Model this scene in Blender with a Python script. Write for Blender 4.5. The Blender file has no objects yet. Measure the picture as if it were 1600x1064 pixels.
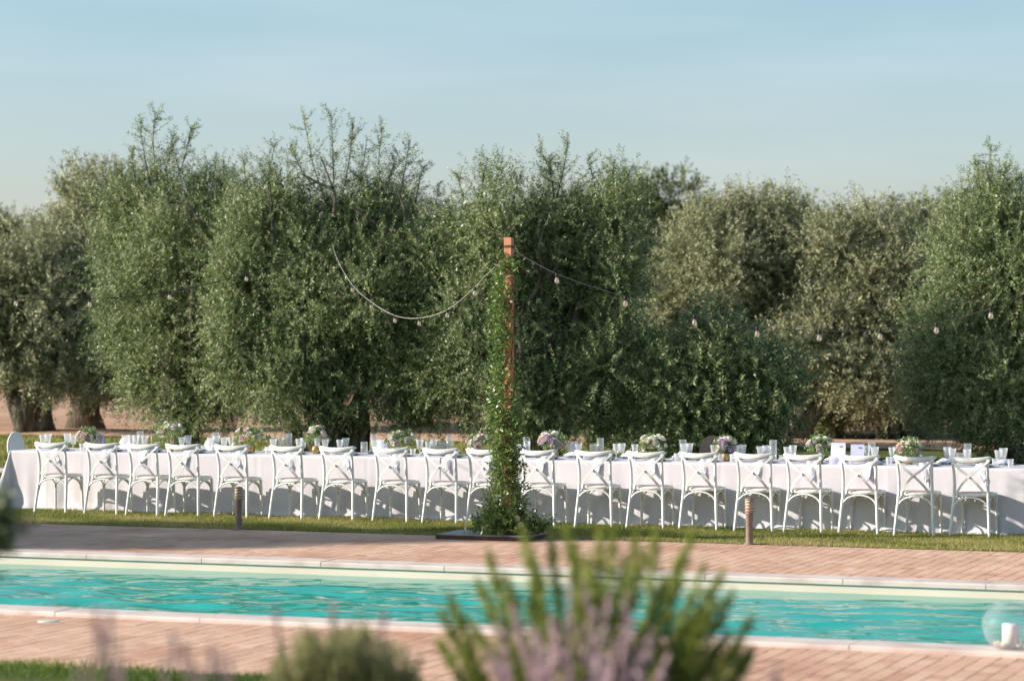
import bpy, math, random
import numpy as np
from mathutils import Vector, Matrix

S = bpy.context.scene
COL = S.collection
R = math.radians
random.seed(7)
rng = np.random.default_rng(11)

# ------------------------------------------------------------------ camera
F = 4250.0          # focal length in photo pixels (1600 wide)
HC = 2.178          # eye height over the patio
HY = 517.0          # row of the horizon
TH = R(20.9)        # the pool and the table run at this angle to the view
cs, sn = math.cos(TH), math.sin(TH)

cam_d = bpy.data.cameras.new('camera')
cam = bpy.data.objects.new('camera', cam_d)
COL.objects.link(cam)
cam.location = (0, 0, HC)
cam.rotation_euler = (R(90) - math.atan((532 - HY) / F), 0, 0)
cam_d.sensor_width = 36
cam_d.lens = 36 * F / 1600
cam_d.clip_start = 0.1
cam_d.clip_end = 2000
cam_d.dof.use_dof = True
cam_d.dof.focus_distance = 30.5
cam_d.dof.aperture_fstop = 2.0
S.camera = cam
S.render.resolution_x = 1024
S.render.resolution_y = 680

# ------------------------------------------------------------------ light
SUN_EL = R(21.5)
SUN_AZ = R(-93)      # compass angle from +Y, negative is to the left
sun_vec = Vector((math.sin(SUN_AZ) * math.cos(SUN_EL), math.cos(SUN_AZ) * math.cos(SUN_EL), math.sin(SUN_EL)))
sd = bpy.data.lights.new('sun', 'SUN')
sd.energy = 5.0
sd.angle = R(0.55)
sd.color = (1.0, 0.90, 0.79)
sun = bpy.data.objects.new('sun', sd)
sun.rotation_euler = (-sun_vec).to_track_quat('-Z', 'Y').to_euler()
COL.objects.link(sun)

W = bpy.data.worlds.new('World')
S.world = W
W.use_nodes = True
wn, wl = W.node_tree.nodes, W.node_tree.links
bg = wn['Background']
sky = wn.new('ShaderNodeTexSky')
sky.sky_type = 'NISHITA'
sky.sun_disc = False
sky.sun_elevation = SUN_EL
sky.sun_rotation = SUN_AZ
sky.air_density = 1.0
sky.dust_density = 1.2
sky.ozone_density = 2.4
hs = wn.new('ShaderNodeHueSaturation')
hs.inputs['Hue'].default_value = 0.5
hs.inputs['Saturation'].default_value = 0.92
wl.new(sky.outputs[0], hs.inputs['Color'])
# thin high cloud wisps
tc = wn.new('ShaderNodeTexCoord')
mp = wn.new('ShaderNodeMapping'); mp.inputs['Scale'].default_value = (3, 3, 22)
nz = wn.new('ShaderNodeTexNoise'); nz.inputs['Scale'].default_value = 1.6; nz.inputs['Detail'].default_value = 5
rp = wn.new('ShaderNodeMapRange'); rp.inputs['From Min'].default_value = .5; rp.inputs['From Max'].default_value = .85
rp.inputs['To Max'].default_value = .12
mx = wn.new('ShaderNodeMix'); mx.data_type = 'RGBA'; mx.inputs['B'].default_value = (7.5, 7.4, 7.6, 1)
wl.new(tc.outputs['Generated'], mp.inputs['Vector']); wl.new(mp.outputs[0], nz.inputs['Vector'])
wl.new(nz.outputs['Fac'], rp.inputs['Value']); wl.new(rp.outputs[0], mx.inputs['Factor'])
# the band near the horizon is a paler, less green blue than further up
sx = wn.new('ShaderNodeSeparateXYZ'); wl.new(tc.outputs['Generated'], sx.inputs[0])
er = wn.new('ShaderNodeValToRGB'); wl.new(sx.outputs['Z'], er.inputs['Fac'])
er.color_ramp.elements[0].position = 0.0; er.color_ramp.elements[0].color = (1.09, 1.0, 1.12, 1)
er.color_ramp.elements[1].position = .16; er.color_ramp.elements[1].color = (.86, .97, .93, 1)
tm_ = wn.new('ShaderNodeMix'); tm_.data_type = 'RGBA'; tm_.blend_type = 'MULTIPLY'; tm_.inputs['Factor'].default_value = 1
wl.new(hs.outputs[0], tm_.inputs['A']); wl.new(er.outputs[0], tm_.inputs['B'])
wl.new(tm_.outputs['Result'], mx.inputs['A']); wl.new(mx.outputs['Result'], bg.inputs['Color'])
bg.inputs['Strength'].default_value = 0.102

S.view_settings.view_transform = 'Standard'
S.view_settings.look = 'None'
S.view_settings.gamma = 1
S.view_settings.use_curve_mapping = False
S.view_settings.exposure = 0.80
S.render.engine = 'CYCLES'
S.cycles.max_bounces = 8
S.cycles.transparent_max_bounces = 24
S.cycles.caustics_reflective = False
S.cycles.caustics_refractive = False

# ------------------------------------------------------------------ helpers
def at(px, py, D):
    """point of the place seen at photo pixel px,py at depth D"""
    return Vector(((px - 800) * D / F, D, HC - (py - HY) * D / F))

def un(u, n, z=0.0):
    return Vector((u * cs + n * sn, -u * sn + n * cs, z))

def u_at(px, n, off=0.0):
    """u of the point on the line n whose picture column is px"""
    a = (px - 800) / F
    # (u cs + n sn) = a (-u sn + n cs)
    return (a * n * cs - n * sn) / (cs + a * sn) + off

def new_mat(name, col=(.5, .5, .5), rough=.6, spec=.5, metal=0):
    m = bpy.data.materials.new(name)
    m.use_nodes = True
    b = m.node_tree.nodes['Principled BSDF']
    b.inputs['Base Color'].default_value = (*col, 1)
    b.inputs['Roughness'].default_value = rough
    b.inputs['Specular IOR Level'].default_value = spec
    b.inputs['Metallic'].default_value = metal
    return m

def nd(m, kind, **kw):
    n = m.node_tree.nodes.new(kind)
    for k, v in kw.items():
        if k.startswith('_'):
            setattr(n, k[1:], v)
        else:
            n.inputs[k.replace('_', ' ')].default_value = v
    return n

def lk(m, a, b):
    m.node_tree.links.new(a, b)

def ramp(m, fac, stops):
    r = m.node_tree.nodes.new('ShaderNodeValToRGB')
    e = r.color_ramp.elements
    while len(e) < len(stops):
        e.new(.5)
    for el, (p, c) in zip(e, stops):
        el.position = p
        el.color = (*c, 1)
    lk(m, fac, r.inputs['Fac'])
    return r

def noise_col(m, scale, stops, detail=4, coord='Object', bump=0, bscale=None, bdist=.01, stretch=None):
    """base colour from noise, optional bump"""
    b = m.node_tree.nodes['Principled BSDF']
    t = nd(m, 'ShaderNodeTexCoord')
    src = t.outputs[coord]
    if stretch:
        mpn = nd(m, 'ShaderNodeMapping'); mpn.inputs['Scale'].default_value = stretch
        lk(m, src, mpn.inputs['Vector']); src = mpn.outputs[0]
    n = nd(m, 'ShaderNodeTexNoise', Scale=scale, Detail=detail)
    lk(m, src, n.inputs['Vector'])
    r = ramp(m, n.outputs['Fac'], stops)
    lk(m, r.outputs[0], b.inputs['Base Color'])
    if bump:
        n2 = nd(m, 'ShaderNodeTexNoise', Scale=bscale or scale * 4, Detail=5)
        lk(m, src, n2.inputs['Vector'])
        bn = nd(m, 'ShaderNodeBump', Strength=bump, Distance=bdist)
        lk(m, n2.outputs['Fac'], bn.inputs['Height'])
        lk(m, bn.outputs[0], b.inputs['Normal'])
    return r

def tone_mat(name, stops, rough=.5, trans=.25, back=None, spec=.4):
    """leaf material: colour by per-leaf tone, paler underside, some light through"""
    m = new_mat(name, rough=rough, spec=spec)
    b = m.node_tree.nodes['Principled BSDF']
    a = nd(m, 'ShaderNodeAttribute', _attribute_name='tone')
    r = ramp(m, a.outputs['Fac'], stops)
    col = r.outputs[0]
    if back:
        g = nd(m, 'ShaderNodeNewGeometry')
        mxn = nd(m, 'ShaderNodeMix', _data_type='RGBA')
        mxn.inputs['B'].default_value = (*back, 1)
        lk(m, g.outputs['Backfacing'], mxn.inputs['Factor'])
        lk(m, col, mxn.inputs['A'])
        col = mxn.outputs['Result']
    lk(m, col, b.inputs['Base Color'])
    if trans:
        tr = nd(m, 'ShaderNodeBsdfTranslucent')
        lk(m, col, tr.inputs['Color'])
        ms = nd(m, 'ShaderNodeMixShader', Fac=trans)
        out = m.node_tree.nodes['Material Output']
        lk(m, b.outputs[0], ms.inputs[1]); lk(m, tr.outputs[0], ms.inputs[2])
        lk(m, ms.outputs[0], out.inputs['Surface'])
    return m

def thin_glass(name, tint=(1, 1, 1), ior=1.5, rough=.02, body=0.0, bodycol=(.8, .85, .85)):
    m = bpy.data.materials.new(name)
    m.use_nodes = True
    nt = m.node_tree
    nt.nodes.remove(nt.nodes['Principled BSDF'])
    out = nt.nodes['Material Output']
    lw = nd(m, 'ShaderNodeLayerWeight', Blend=.5)
    pw = nd(m, 'ShaderNodeMath', _operation='POWER'); pw.inputs[1].default_value = 3.2; lk(m, lw.outputs['Facing'], pw.inputs[0])
    fr = nd(m, 'ShaderNodeMapRange'); fr.inputs['To Min'].default_value = .035; fr.inputs['To Max'].default_value = (ior - 1) * 1.1; lk(m, pw.outputs[0], fr.inputs['Value'])
    tr = nd(m, 'ShaderNodeBsdfTransparent'); tr.inputs['Color'].default_value = (*tint, 1)
    gl = nd(m, 'ShaderNodeBsdfGlossy', Roughness=rough)
    ms = nd(m, 'ShaderNodeMixShader')
    lk(m, fr.outputs[0], ms.inputs['Fac'])
    src = tr.outputs[0]
    if body:
        df = nd(m, 'ShaderNodeBsdfDiffuse'); df.inputs['Color'].default_value = (*bodycol, 1)
        tl = nd(m, 'ShaderNodeBsdfTranslucent'); tl.inputs['Color'].default_value = (*bodycol, 1)
        m0 = nd(m, 'ShaderNodeMixShader', Fac=.5)
        lk(m, df.outputs[0], m0.inputs[1]); lk(m, tl.outputs[0], m0.inputs[2])
        m2 = nd(m, 'ShaderNodeMixShader', Fac=body)
        lk(m, tr.outputs[0], m2.inputs[1]); lk(m, m0.outputs[0], m2.inputs[2])
        src = m2.outputs[0]
    lk(m, src, ms.inputs[1]); lk(m, gl.outputs[0], ms.inputs[2])
    lk(m, ms.outputs[0], out.inputs['Surface'])
    return m

class MB:
    """collects shapes and makes ONE mesh of them"""
    def __init__(s):
        s.v = []; s.f = []; s.sm = []
    def add(s, vs, fs, smooth=False):
        o = len(s.v)
        s.v.extend([tuple(p) for p in vs])
        s.f.extend([tuple(i + o for i in f) for f in fs])
        s.sm.extend([smooth] * len(fs))
        return s
    def box(s, x0, x1, y0, y1, z0, z1, M=None):
        vs = [Vector((x, y, z)) for z in (z0, z1) for y in (y0, y1) for x in (x0, x1)]
        if M: vs = [M @ p for p in vs]
        return s.add(vs, [(0, 2, 3, 1), (4, 5, 7, 6), (0, 1, 5, 4), (2, 6, 7, 3), (0, 4, 6, 2), (1, 3, 7, 5)])
    def bevbox(s, x0, x1, y0, y1, z0, z1, b=.004):
        """box with a bevelled top rim"""
        vs = [(x0, y0, z0), (x1, y0, z0), (x1, y1, z0), (x0, y1, z0),
              (x0, y0, z1 - b), (x1, y0, z1 - b), (x1, y1, z1 - b), (x0, y1, z1 - b),
              (x0 + b, y0 + b, z1), (x1 - b, y0 + b, z1), (x1 - b, y1 - b, z1), (x0 + b, y1 - b, z1)]
        fs = [(8, 9, 10, 11)]
        for i in range(4):
            j = (i + 1) % 4
            fs += [(i, j, 4 + j, 4 + i), (4 + i, 4 + j, 8 + j, 8 + i)]
        return s.add(vs, fs)
    def tube(s, pts, rad, sides=8, cap=True, flat=1.0):
        pts = [Vector(p) for p in pts]
        if not hasattr(rad, '__len__'): rad = [rad] * len(pts)
        ring = []
        t0 = (pts[1] - pts[0]).normalized()
        ref = Vector((0, 0, 1)) if abs(t0.z) < .9 else Vector((0, 1, 0))
        a = t0.cross(ref).normalized()
        for i, p in enumerate(pts):
            t = (pts[min(i + 1, len(pts) - 1)] - pts[max(i - 1, 0)]).normalized()
            a = (a - t * a.dot(t)).normalized()
            b = t.cross(a)
            for k in range(sides):
                w = 2 * math.pi * k / sides
                ring.append(p + a * math.cos(w) * rad[i] + b * math.sin(w) * rad[i] * flat)
        fs = []
        for i in range(len(pts) - 1):
            for k in range(sides):
                k2 = (k + 1) % sides
                fs.append((i * sides + k, i * sides + k2, (i + 1) * sides + k2, (i + 1) * sides + k))
        s.add(ring, fs, True)
        if cap:
            o = len(s.v) - len(ring)
            s.f.append(tuple(o + k for k in reversed(range(sides)))); s.sm.append(False)
            e = len(s.v) - sides
            s.f.append(tuple(e + k for k in range(sides))); s.sm.append(False)
        return s
    def lathe(s, prof, sides=16, c=(0, 0, 0), smooth=True, jag=None):
        vs = []
        for r, z in prof:
            for k in range(sides):
                w = 2 * math.pi * k / sides
                q = r * (jag if (jag and k % 2) else 1)
                vs.append((c[0] + q * math.cos(w), c[1] + q * math.sin(w), c[2] + z))
        fs = []
        for i in range(len(prof) - 1):
            for k in range(sides):
                k2 = (k + 1) % sides
                fs.append((i * sides + k, i * sides + k2, (i + 1) * sides + k2, (i + 1) * sides + k))
        return s.add(vs, fs, smooth)
    def mesh(s, name, mat):
        me = bpy.data.meshes.new(name)
        me.from_pydata(s.v, [], s.f)
        me.polygons.foreach_set('use_smooth', s.sm)
        if mat: me.materials.append(mat)
        me.update()
        return me
    def build(s, name, mat, parent=None):
        return link(name, s.mesh(name, mat), parent)

def link(name, me, parent=None):
    o = bpy.data.objects.new(name, me)
    COL.objects.link(o)
    if parent: o.parent = parent
    return o

def tag(o, label=None, cat=None, group=None, kind=None):
    if label: o['label'] = label
    if cat: o['category'] = cat
    if group: o['group'] = group
    if kind: o['kind'] = kind
    return o

def empty(name, loc=(0, 0, 0), rz=0, **kw):
    o = bpy.data.objects.new(name, None)
    o.empty_display_size = .1
    COL.objects.link(o)
    o.location = loc
    o.rotation_euler = (0, 0, rz)
    return tag(o, **kw)

KIDS = {}
def copy_tree(o, parent=None):
    c = o.copy(); COL.objects.link(c)
    if parent: c.parent = parent
    for ch in list(o.children): copy_tree(ch, c)
    return c

def np_mesh(name, V, Q, mat, tone=None, smooth=False):
    """fast mesh from arrays, Q is (M,k)"""
    me = bpy.data.meshes.new(name)
    M, k = Q.shape
    me.vertices.add(len(V)); me.loops.add(M * k); me.polygons.add(M)
    me.vertices.foreach_set('co', np.ascontiguousarray(V, np.float32).ravel())
    me.loops.foreach_set('vertex_index', np.ascontiguousarray(Q, np.int32).ravel())
    me.polygons.foreach_set('loop_start', np.arange(0, M * k, k, dtype=np.int32))
    me.polygons.foreach_set('loop_total', np.full(M, k, np.int32))
    me.polygons.foreach_set('use_smooth', np.full(M, bool(smooth)))
    me.update(calc_edges=True)
    if tone is not None:
        at_ = me.attributes.new('tone', 'FLOAT', 'POINT')
        at_.data.foreach_set('value', np.ascontiguousarray(tone, np.float32))
    if mat: me.materials.append(mat)
    return me

def nrm(a):
    return a / np.maximum(np.linalg.norm(a, axis=1, keepdims=True), 1e-9)

def leaf_arrays(P, D, L, Wd, roll=None, r=rng):
    """rhombic leaves at P along D; returns verts, quads"""
    N = len(P)
    rnd = nrm(r.normal(size=(N, 3))) if roll is None else roll
    side = nrm(np.cross(D, rnd))
    L = np.broadcast_to(np.asarray(L), (N,))[:, None]; Wd = np.broadcast_to(np.asarray(Wd), (N,))[:, None]
    mid = P + D * L * .45
    V = np.stack([P, mid + side * Wd * .5, P + D * L, mid - side * Wd * .5], 1).reshape(-1, 3)
    return V, np.arange(4 * N).reshape(N, 4)

def shoots(B, D, LEN, K, leafL, leafW, bend=(0, 0, .15), r=rng, spread=.8):
    """leafy shoots: K leaf pairs each"""
    M = len(B)
    t = (np.arange(K) + .5) / K
    P = B[:, None, :] + D[:, None, :] * (t[None, :, None] * LEN[:, None, None]) \
        + np.asarray(bend)[None, None, :] * (t[None, :, None] ** 2 * LEN[:, None, None])
    ref = nrm(r.normal(size=(M, 3)))
    s1 = nrm(np.cross(D, ref)); s2 = np.cross(D, s1)
    out = []
    ph = r.uniform(0, 6.28, M)
    for sgn in (1, -1):
        ang = ph[:, None] + np.arange(K)[None, :] * 1.57 + r.normal(0, .3, (M, K))
        side = s1[:, None, :] * np.cos(ang)[..., None] + s2[:, None, :] * np.sin(ang)[..., None]
        d = D[:, None, :] * (1 - spread * .5) + side * spread * sgn + r.normal(0, .15, (M, K, 3))
        out.append((P.reshape(-1, 3), nrm(d.reshape(-1, 3))))
    PP = np.concatenate([o[0] for o in out]); DD = np.concatenate([o[1] for o in out])
    sz = r.uniform(.7, 1.15, len(PP))
    V, Q = leaf_arrays(PP, DD, leafL * sz, leafW * sz, r=r)
    tone = np.tile(np.repeat(np.clip(r.normal(.5, .22, M), 0, 1), K), 2)
    tone = np.clip(tone + r.normal(0, .12, len(tone)), 0, 1)
    return V, Q, np.repeat(tone, 4)

def join(parts):
    Vs, Qs, Ts, o = [], [], [], 0
    for V, Q, T in parts:
        Vs.append(V); Qs.append(Q + o); Ts.append(T); o += len(V)
    return np.concatenate(Vs), np.concatenate(Qs), np.concatenate(Ts)

def smooth_path(pts, sub=4):
    """Catmull-Rom through points"""
    P = [Vector(p) for p in pts]; out = []
    for i in range(len(P) - 1):
        p0, p1, p2, p3 = P[max(i - 1, 0)], P[i], P[i + 1], P[min(i + 2, len(P) - 1)]
        for k in range(sub):
            t = k / sub
            out.append(.5 * ((2 * p1) + (-p0 + p2) * t + (2 * p0 - 5 * p1 + 4 * p2 - p3) * t * t + (-p0 + 3 * p1 - 3 * p2 + p3) * t ** 3))
    out.append(P[-1]); return out

# ------------------------------------------------------------------ materials
M = {}
M['grass'] = new_mat('grass_ground', rough=.9, spec=.1)
noise_col(M['grass'], 2.2, [(.25, (.045, .065, .016)), (.5, (.10, .115, .03)), (.75, (.19, .17, .065))], 8, bump=.6, bscale=60, bdist=.03)
M['soil'] = new_mat('dry_soil', rough=1, spec=.05)
noise_col(M['soil'], .35, [(.3, (.36, .22, .15)), (.5, (.50, .32, .22)), (.72, (.58, .40, .28))], 8, bump=.5, bscale=6, bdist=.1, stretch=(.3, 3, 1))
M['mortar'] = new_mat('sand_joint', (.13, .085, .06), .95, .1)
noise_col(M['mortar'], 30, [(.3, (.32, .205, .145)), (.7, (.44, .30, .21))])

def brick_mat():
    m = new_mat('terracotta_brick', rough=.8, spec=.25)
    b = m.node_tree.nodes['Principled BSDF']
    a = nd(m, 'ShaderNodeAttribute', _attribute_name='tone')
    t = nd(m, 'ShaderNodeNewGeometry')
    n1 = nd(m, 'ShaderNodeTexNoise', Scale=.9, Detail=3); lk(m, t.outputs['Position'], n1.inputs['Vector'])
    n2 = nd(m, 'ShaderNodeTexNoise', Scale=45, Detail=4); lk(m, t.outputs['Position'], n2.inputs['Vector'])
    r = ramp(m, a.outputs['Fac'], [(0, (.50, .29, .195)), (.35, (.61, .39, .28)), (.7, (.66, .435, .315)), (1, (.72, .51, .385))])
    s = ramp(m, n1.outputs['Fac'], [(.32, (.84, .74, .69)), (.5, (.98, .96, .95)), (.7, (1.07, 1.05, 1.04))])
    mm = nd(m, 'ShaderNodeMix', _data_type='RGBA', _blend_type='MULTIPLY'); mm.inputs['Factor'].default_value = 1
    lk(m, r.outputs[0], mm.inputs['A']); lk(m, s.outputs[0], mm.inputs['B'])
    s2 = ramp(m, n2.outputs['Fac'], [(.3, (.86, .84, .82)), (.7, (1.05, 1.05, 1.05))])
    m3 = nd(m, 'ShaderNodeMix', _data_type='RGBA', _blend_type='MULTIPLY'); m3.inputs['Factor'].default_value = 1
    lk(m, mm.outputs['Result'], m3.inputs['A']); lk(m, s2.outputs[0], m3.inputs['B'])
    lk(m, m3.outputs['Result'], b.inputs['Base Color'])
    bn = nd(m, 'ShaderNodeBump', Strength=.35, Distance=.004); lk(m, n2.outputs['Fac'], bn.inputs['Height'])
    lk(m, bn.outputs[0], b.inputs['Normal'])
    return m
M['brick'] = brick_mat()
M['coping'] = new_mat('pale_coping_stone', rough=.75, spec=.25)
noise_col(M['coping'], 3, [(.3, (.47, .37, .33)), (.5, (.60, .51, .465)), (.75, (.67, .59, .55))], 8, bump=.3, bscale=60, bdist=.003)
M['pool'] = new_mat('cream_pool_tile', rough=.5, spec=.3)
noise_col(M['pool'], 1.2, [(.3, (.62, .52, .43)), (.7, (.72, .615, .52))], 3)

def water_mat():
    m = bpy.data.materials.new('pool_water'); m.use_nodes = True
    nt = m.node_tree; nt.nodes.remove(nt.nodes['Principled BSDF'])
    out = nt.nodes['Material Output']
    t = nd(m, 'ShaderNodeTexCoord')
    n = nd(m, 'ShaderNodeTexNoise', Scale=16, Detail=2)
    lk(m, t.outputs['Object'], n.inputs['Vector'])
    bn = nd(m, 'ShaderNodeBump', Strength=.25, Distance=.003); lk(m, n.outputs['Fac'], bn.inputs['Height'])
    fr = nd(m, 'ShaderNodeFresnel', IOR=1.7); lk(m, bn.outputs[0], fr.inputs['Normal'])
    tr = nd(m, 'ShaderNodeBsdfTransparent'); tr.inputs['Color'].default_value = (.28, .97, .92, 1)
    gl = nd(m, 'ShaderNodeBsdfGlossy', Roughness=.015); lk(m, bn.outputs[0], gl.inputs['Normal'])
    ms = nd(m, 'ShaderNodeMixShader')
    df = nd(m, 'ShaderNodeBsdfDiffuse'); df.inputs['Color'].default_value = (.02, .68, .54, 1)   # light scattered back by the lit water
    m2 = nd(m, 'ShaderNodeMixShader', Fac=.6)
    lk(m, tr.outputs[0], m2.inputs[1]); lk(m, df.outputs[0], m2.inputs[2])
    lk(m, fr.outputs[0], ms.inputs['Fac']); lk(m, m2.outputs[0], ms.inputs[1]); lk(m, gl.outputs[0], ms.inputs[2])
    lk(m, ms.outputs[0], out.inputs['Surface'])
    return m
M['water'] = water_mat()

M['cloth'] = new_mat('white_linen', rough=.9, spec=.1)
noise_col(M['cloth'], 2.5, [(.3, (.60, .575, .61)), (.7, (.66, .635, .66))], 4, bump=.15, bscale=25, bdist=.01)
M['napkin'] = new_mat('napkin_linen', (.72, .73, .78), .9, .1)
noise_col(M['napkin'], 12, [(.3, (.66, .68, .74)), (.7, (.78, .78, .81))], 3)
M['chair'] = new_mat('white_painted_wood', rough=.45, spec=.4)
noise_col(M['chair'], 9, [(.3, (.69, .68, .64)), (.55, (.78, .78, .755)), (.75, (.82, .82, .80))], 5, bump=.1, bscale=60, bdist=.002)
M['seat'] = new_mat('woven_rattan_seat', rough=.7, spec=.2)
noise_col(M['seat'], 40, [(.3, (.42, .27, .21)), (.7, (.62, .45, .37))], 2, bump=.4, bscale=120, bdist=.003)
M['timber'] = new_mat('red_stained_timber', rough=.7, spec=.25)
noise_col(M['timber'], 5, [(.3, (.42, .17, .09)), (.55, (.54, .235, .135)), (.75, (.62, .30, .18))], 6, bump=.3, bscale=20, bdist=.004, stretch=(6, 6, .5))
M['rust'] = new_mat('dark_rusted_steel', rough=.7, spec=.3)
noise_col(M['rust'], 12, [(.3, (.04, .02, .016)), (.7, (.11, .055, .04))], 5)
M['slate'] = new_mat('grey_stone_slab', rough=.6, spec=.35)
noise_col(M['slate'], 6, [(.3, (.20, .21, .22)), (.7, (.36, .36, .37))], 6)
M['taupe'] = new_mat('taupe_powder_coat', rough=.55, spec=.35)
noise_col(M['taupe'], 14, [(.3, (.20, .15, .125)), (.7, (.28, .215, .18))], 4)
M['amber'] = new_mat('amber_lens', (.74, .56, .36), .4, .5)
M['black'] = new_mat('black_rubber', (.02, .02, .02), .6, .3)
M['greycable'] = new_mat('grey_rubber', (.42, .40, .37), .6, .3)
M['bulb'] = thin_glass('clear_bulb_glass', (1, .97, .95), 1.6, .05, .28, (.88, .76, .70))
M['filament'] = new_mat('copper_filament', (.75, .42, .26), .4, .5, .3)
M['glass'] = thin_glass('cut_glass', (1, 1, 1), 1.5, .12, .24, (.95, .97, .98))
M['tube_glass'] = thin_glass('hurricane_glass', (1, 1, 1), 1.4, .1, .15, (.92, .95, .95))
M['bowl_glass'] = thin_glass('bowl_glass', (1, 1, 1), 2.0, .01, .12, (.85, .93, .92))
M['wax'] = new_mat('white_wax', (.82, .77, .74), .5, .4)
M['shell'] = new_mat('cream_shells', rough=.5, spec=.4)
noise_col(M['shell'], 20, [(.3, (.6, .5, .36)), (.7, (.85, .82, .76))], 3)
M['plate'] = new_mat('blue_grey_plate', (.42, .50, .58), .25, .5)
M['rim'] = new_mat('navy_plate_rim', (.05, .07, .12), .3, .5)
M['card'] = new_mat('lilac_white_card', (.60, .61, .76), .8, .2)
M['ink'] = new_mat('grey_ink', (.12, .12, .16), .8, .1)
M['brass'] = new_mat('antique_gold', rough=.35, spec=.5, metal=.7)
noise_col(M['brass'], 25, [(.3, (.25, .15, .06)), (.7, (.6, .42, .2))], 3)
M['lid'] = new_mat('white_plastic', (.60, .60, .57), .5, .4)
M['oval'] = new_mat('white_lacquer', (.72, .72, .71), .4, .4)
M['smoke'] = thin_glass('smoky_acrylic', (.55, .5, .46), 1.5, .1, .45, (.24, .21, .19))

M['bark'] = new_mat('olive_bark', rough=.95, spec=.1)
noise_col(M['bark'], 7, [(.3, (.05, .042, .032)), (.55, (.13, .11, .085)), (.75, (.34, .30, .24))], 8, bump=1, bscale=14, bdist=.05, stretch=(1, 1, .35))
M['leafA'] = tone_mat('olive_leaf_green', [(0, (.018, .055, .014)), (.35, (.06, .125, .03)), (.7, (.22, .31, .10)), (1, (.64, .70, .38))], .4, .2, (.31, .34, .19), .3)
M['leafB'] = tone_mat('olive_leaf_silver', [(0, (.05, .07, .025)), (.4, (.17, .195, .08)), (.75, (.42, .43, .24)), (1, (.66, .64, .44))], .5, .2, (.36, .37, .23), .25)
M['leafC'] = tone_mat('far_leaf', [(0, (.04, .06, .014)), (.5, (.09, .12, .03)), (1, (.2, .21, .06))], .6, .2)
M['vine'] = tone_mat('ruscus_leaf', [(0, (.04, .10, .018)), (.45, (.12, .22, .035)), (.85, (.27, .38, .08)), (1, (.58, .54, .28))], .35, .3, (.15, .21, .07), .5)
M['blade'] = tone_mat('grass_blade', [(0, (.10, .14, .02)), (.5, (.25, .26, .06)), (.85, (.42, .38, .13)), (1, (.54, .43, .22))], .6, .35)
M['blade2'] = tone_mat('lush_grass_blade', [(0, (.05, .10, .015)), (.6, (.12, .19, .03)), (1, (.30, .33, .06))], .6, .35)
M['spike'] = tone_mat('evergreen_needle', [(0, (.06, .10, .015)), (.5, (.19, .25, .04)), (1, (.44, .46, .13))], .5, .35)
M['sage'] = tone_mat('sage_leaf', [(0, (.10, .115, .04)), (.5, (.28, .28, .12)), (1, (.52, .48, .28))], .7, .3)
M['mauve'] = tone_mat('mauve_flower', [(0, (.22, .20, .10)), (.35, (.40, .27, .33)), (.7, (.60, .42, .48)), (1, (.74, .58, .56))], .8, .3)
M['stem'] = new_mat('green_stem', (.12, .14, .05), .7, .2)
M['twig'] = new_mat('brown_twig', (.16, .085, .045), .8, .2)
M['paleleaf'] = tone_mat('arrangement_leaf', [(0, (.08, .16, .03)), (.5, (.2, .3, .10)), (1, (.42, .5, .28))], .5, .3)
M['petal_w'] = new_mat('cream_petal', (.84, .80, .71), .7, .2)
M['petal_p'] = new_mat('blush_petal', (.80, .64, .61), .7, .2)
M['petal_l'] = new_mat('lilac_petal', (.68, .56, .70), .7, .2)
M['petal_g'] = new_mat('green_hydrangea_petal', (.42, .5, .26), .7, .2)

# ------------------------------------------------------------------ the setting (u along the pool, n away from the viewer)
N_LAWN, N_FC1, N_FC0, N_NC1, N_NC0, N_GR = 26.8, 23.31, 22.96, 18.50, 18.15, 15.4
U0, U1 = -26.0, 8.0        # patio
PU0, PU1 = -19.0, 1.5      # pool
PZ = -.004                 # bed under the bricks

def setting(name, mb, mat, kind='structure'):
    o = mb.build(name, mat)
    o.rotation_euler = (0, 0, -TH)
    o['kind'] = kind
    return o

def zterr(u, n):
    t = min(max((14.0 - n) / 3.5, 0), 1)
    return .6 * t * t * (3 - 2 * t)

def sheet(us, ns, zf):
    mb = MB()
    vs = [(u, n, zf(u, n)) for n in ns for u in us]
    k = len(us)
    fs = [(j * k + i, j * k + i + 1, (j + 1) * k + i + 1, (j + 1) * k + i) for j in range(len(ns) - 1) for i in range(k - 1)]
    return mb.add(vs, fs, True)

g = MB()
# lawn: one sheet with the patio cut out, out to the horizon
BIG = 900
for (a, b, c, d) in ((-BIG, BIG, N_LAWN, BIG), (-BIG, U0, -60, N_LAWN), (U1, BIG, -60, N_LAWN)):
    g.add([(a, c, 0), (b, c, 0), (b, d, 0), (a, d, 0)], [(0, 1, 2, 3)])
nsn = [-60, 0, 8, 10, 10.5, 11, 11.5, 12, 12.5, 13, 13.5, 14, 14.7, N_GR]
sh = sheet([U0, -14, -6, 0, U1], nsn, zterr)
g.add(sh.v, sh.f, True)
lawn = setting('lawn', g, M['grass'])

# ploughed field behind the olive trees, a thin sheet over the ground
fu = list(np.linspace(-140, 160, 60)); fn = list(np.linspace(49, 95, 60)) + [140, 300]
rs = np.random.default_rng(3)
setting('ploughed_field', sheet(fu, fn, lambda u, n: .02 + .05 * (math.sin(n * 1.9 + .4 * math.sin(u * .2)) + 1)), M['soil'])

# patio beds
bed = MB()
for (a, b, c, d) in ((U0, U1, N_GR, N_NC0), (U0, U1, N_FC1, N_LAWN), (U0, PU0 - .35, N_NC0, N_FC1), (PU1 + .35, U1, N_NC0, N_FC1)):
    bed.box(a, b, c, d, -.12, PZ)
patio = setting('brick_patio', bed, M['mortar'])

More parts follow.
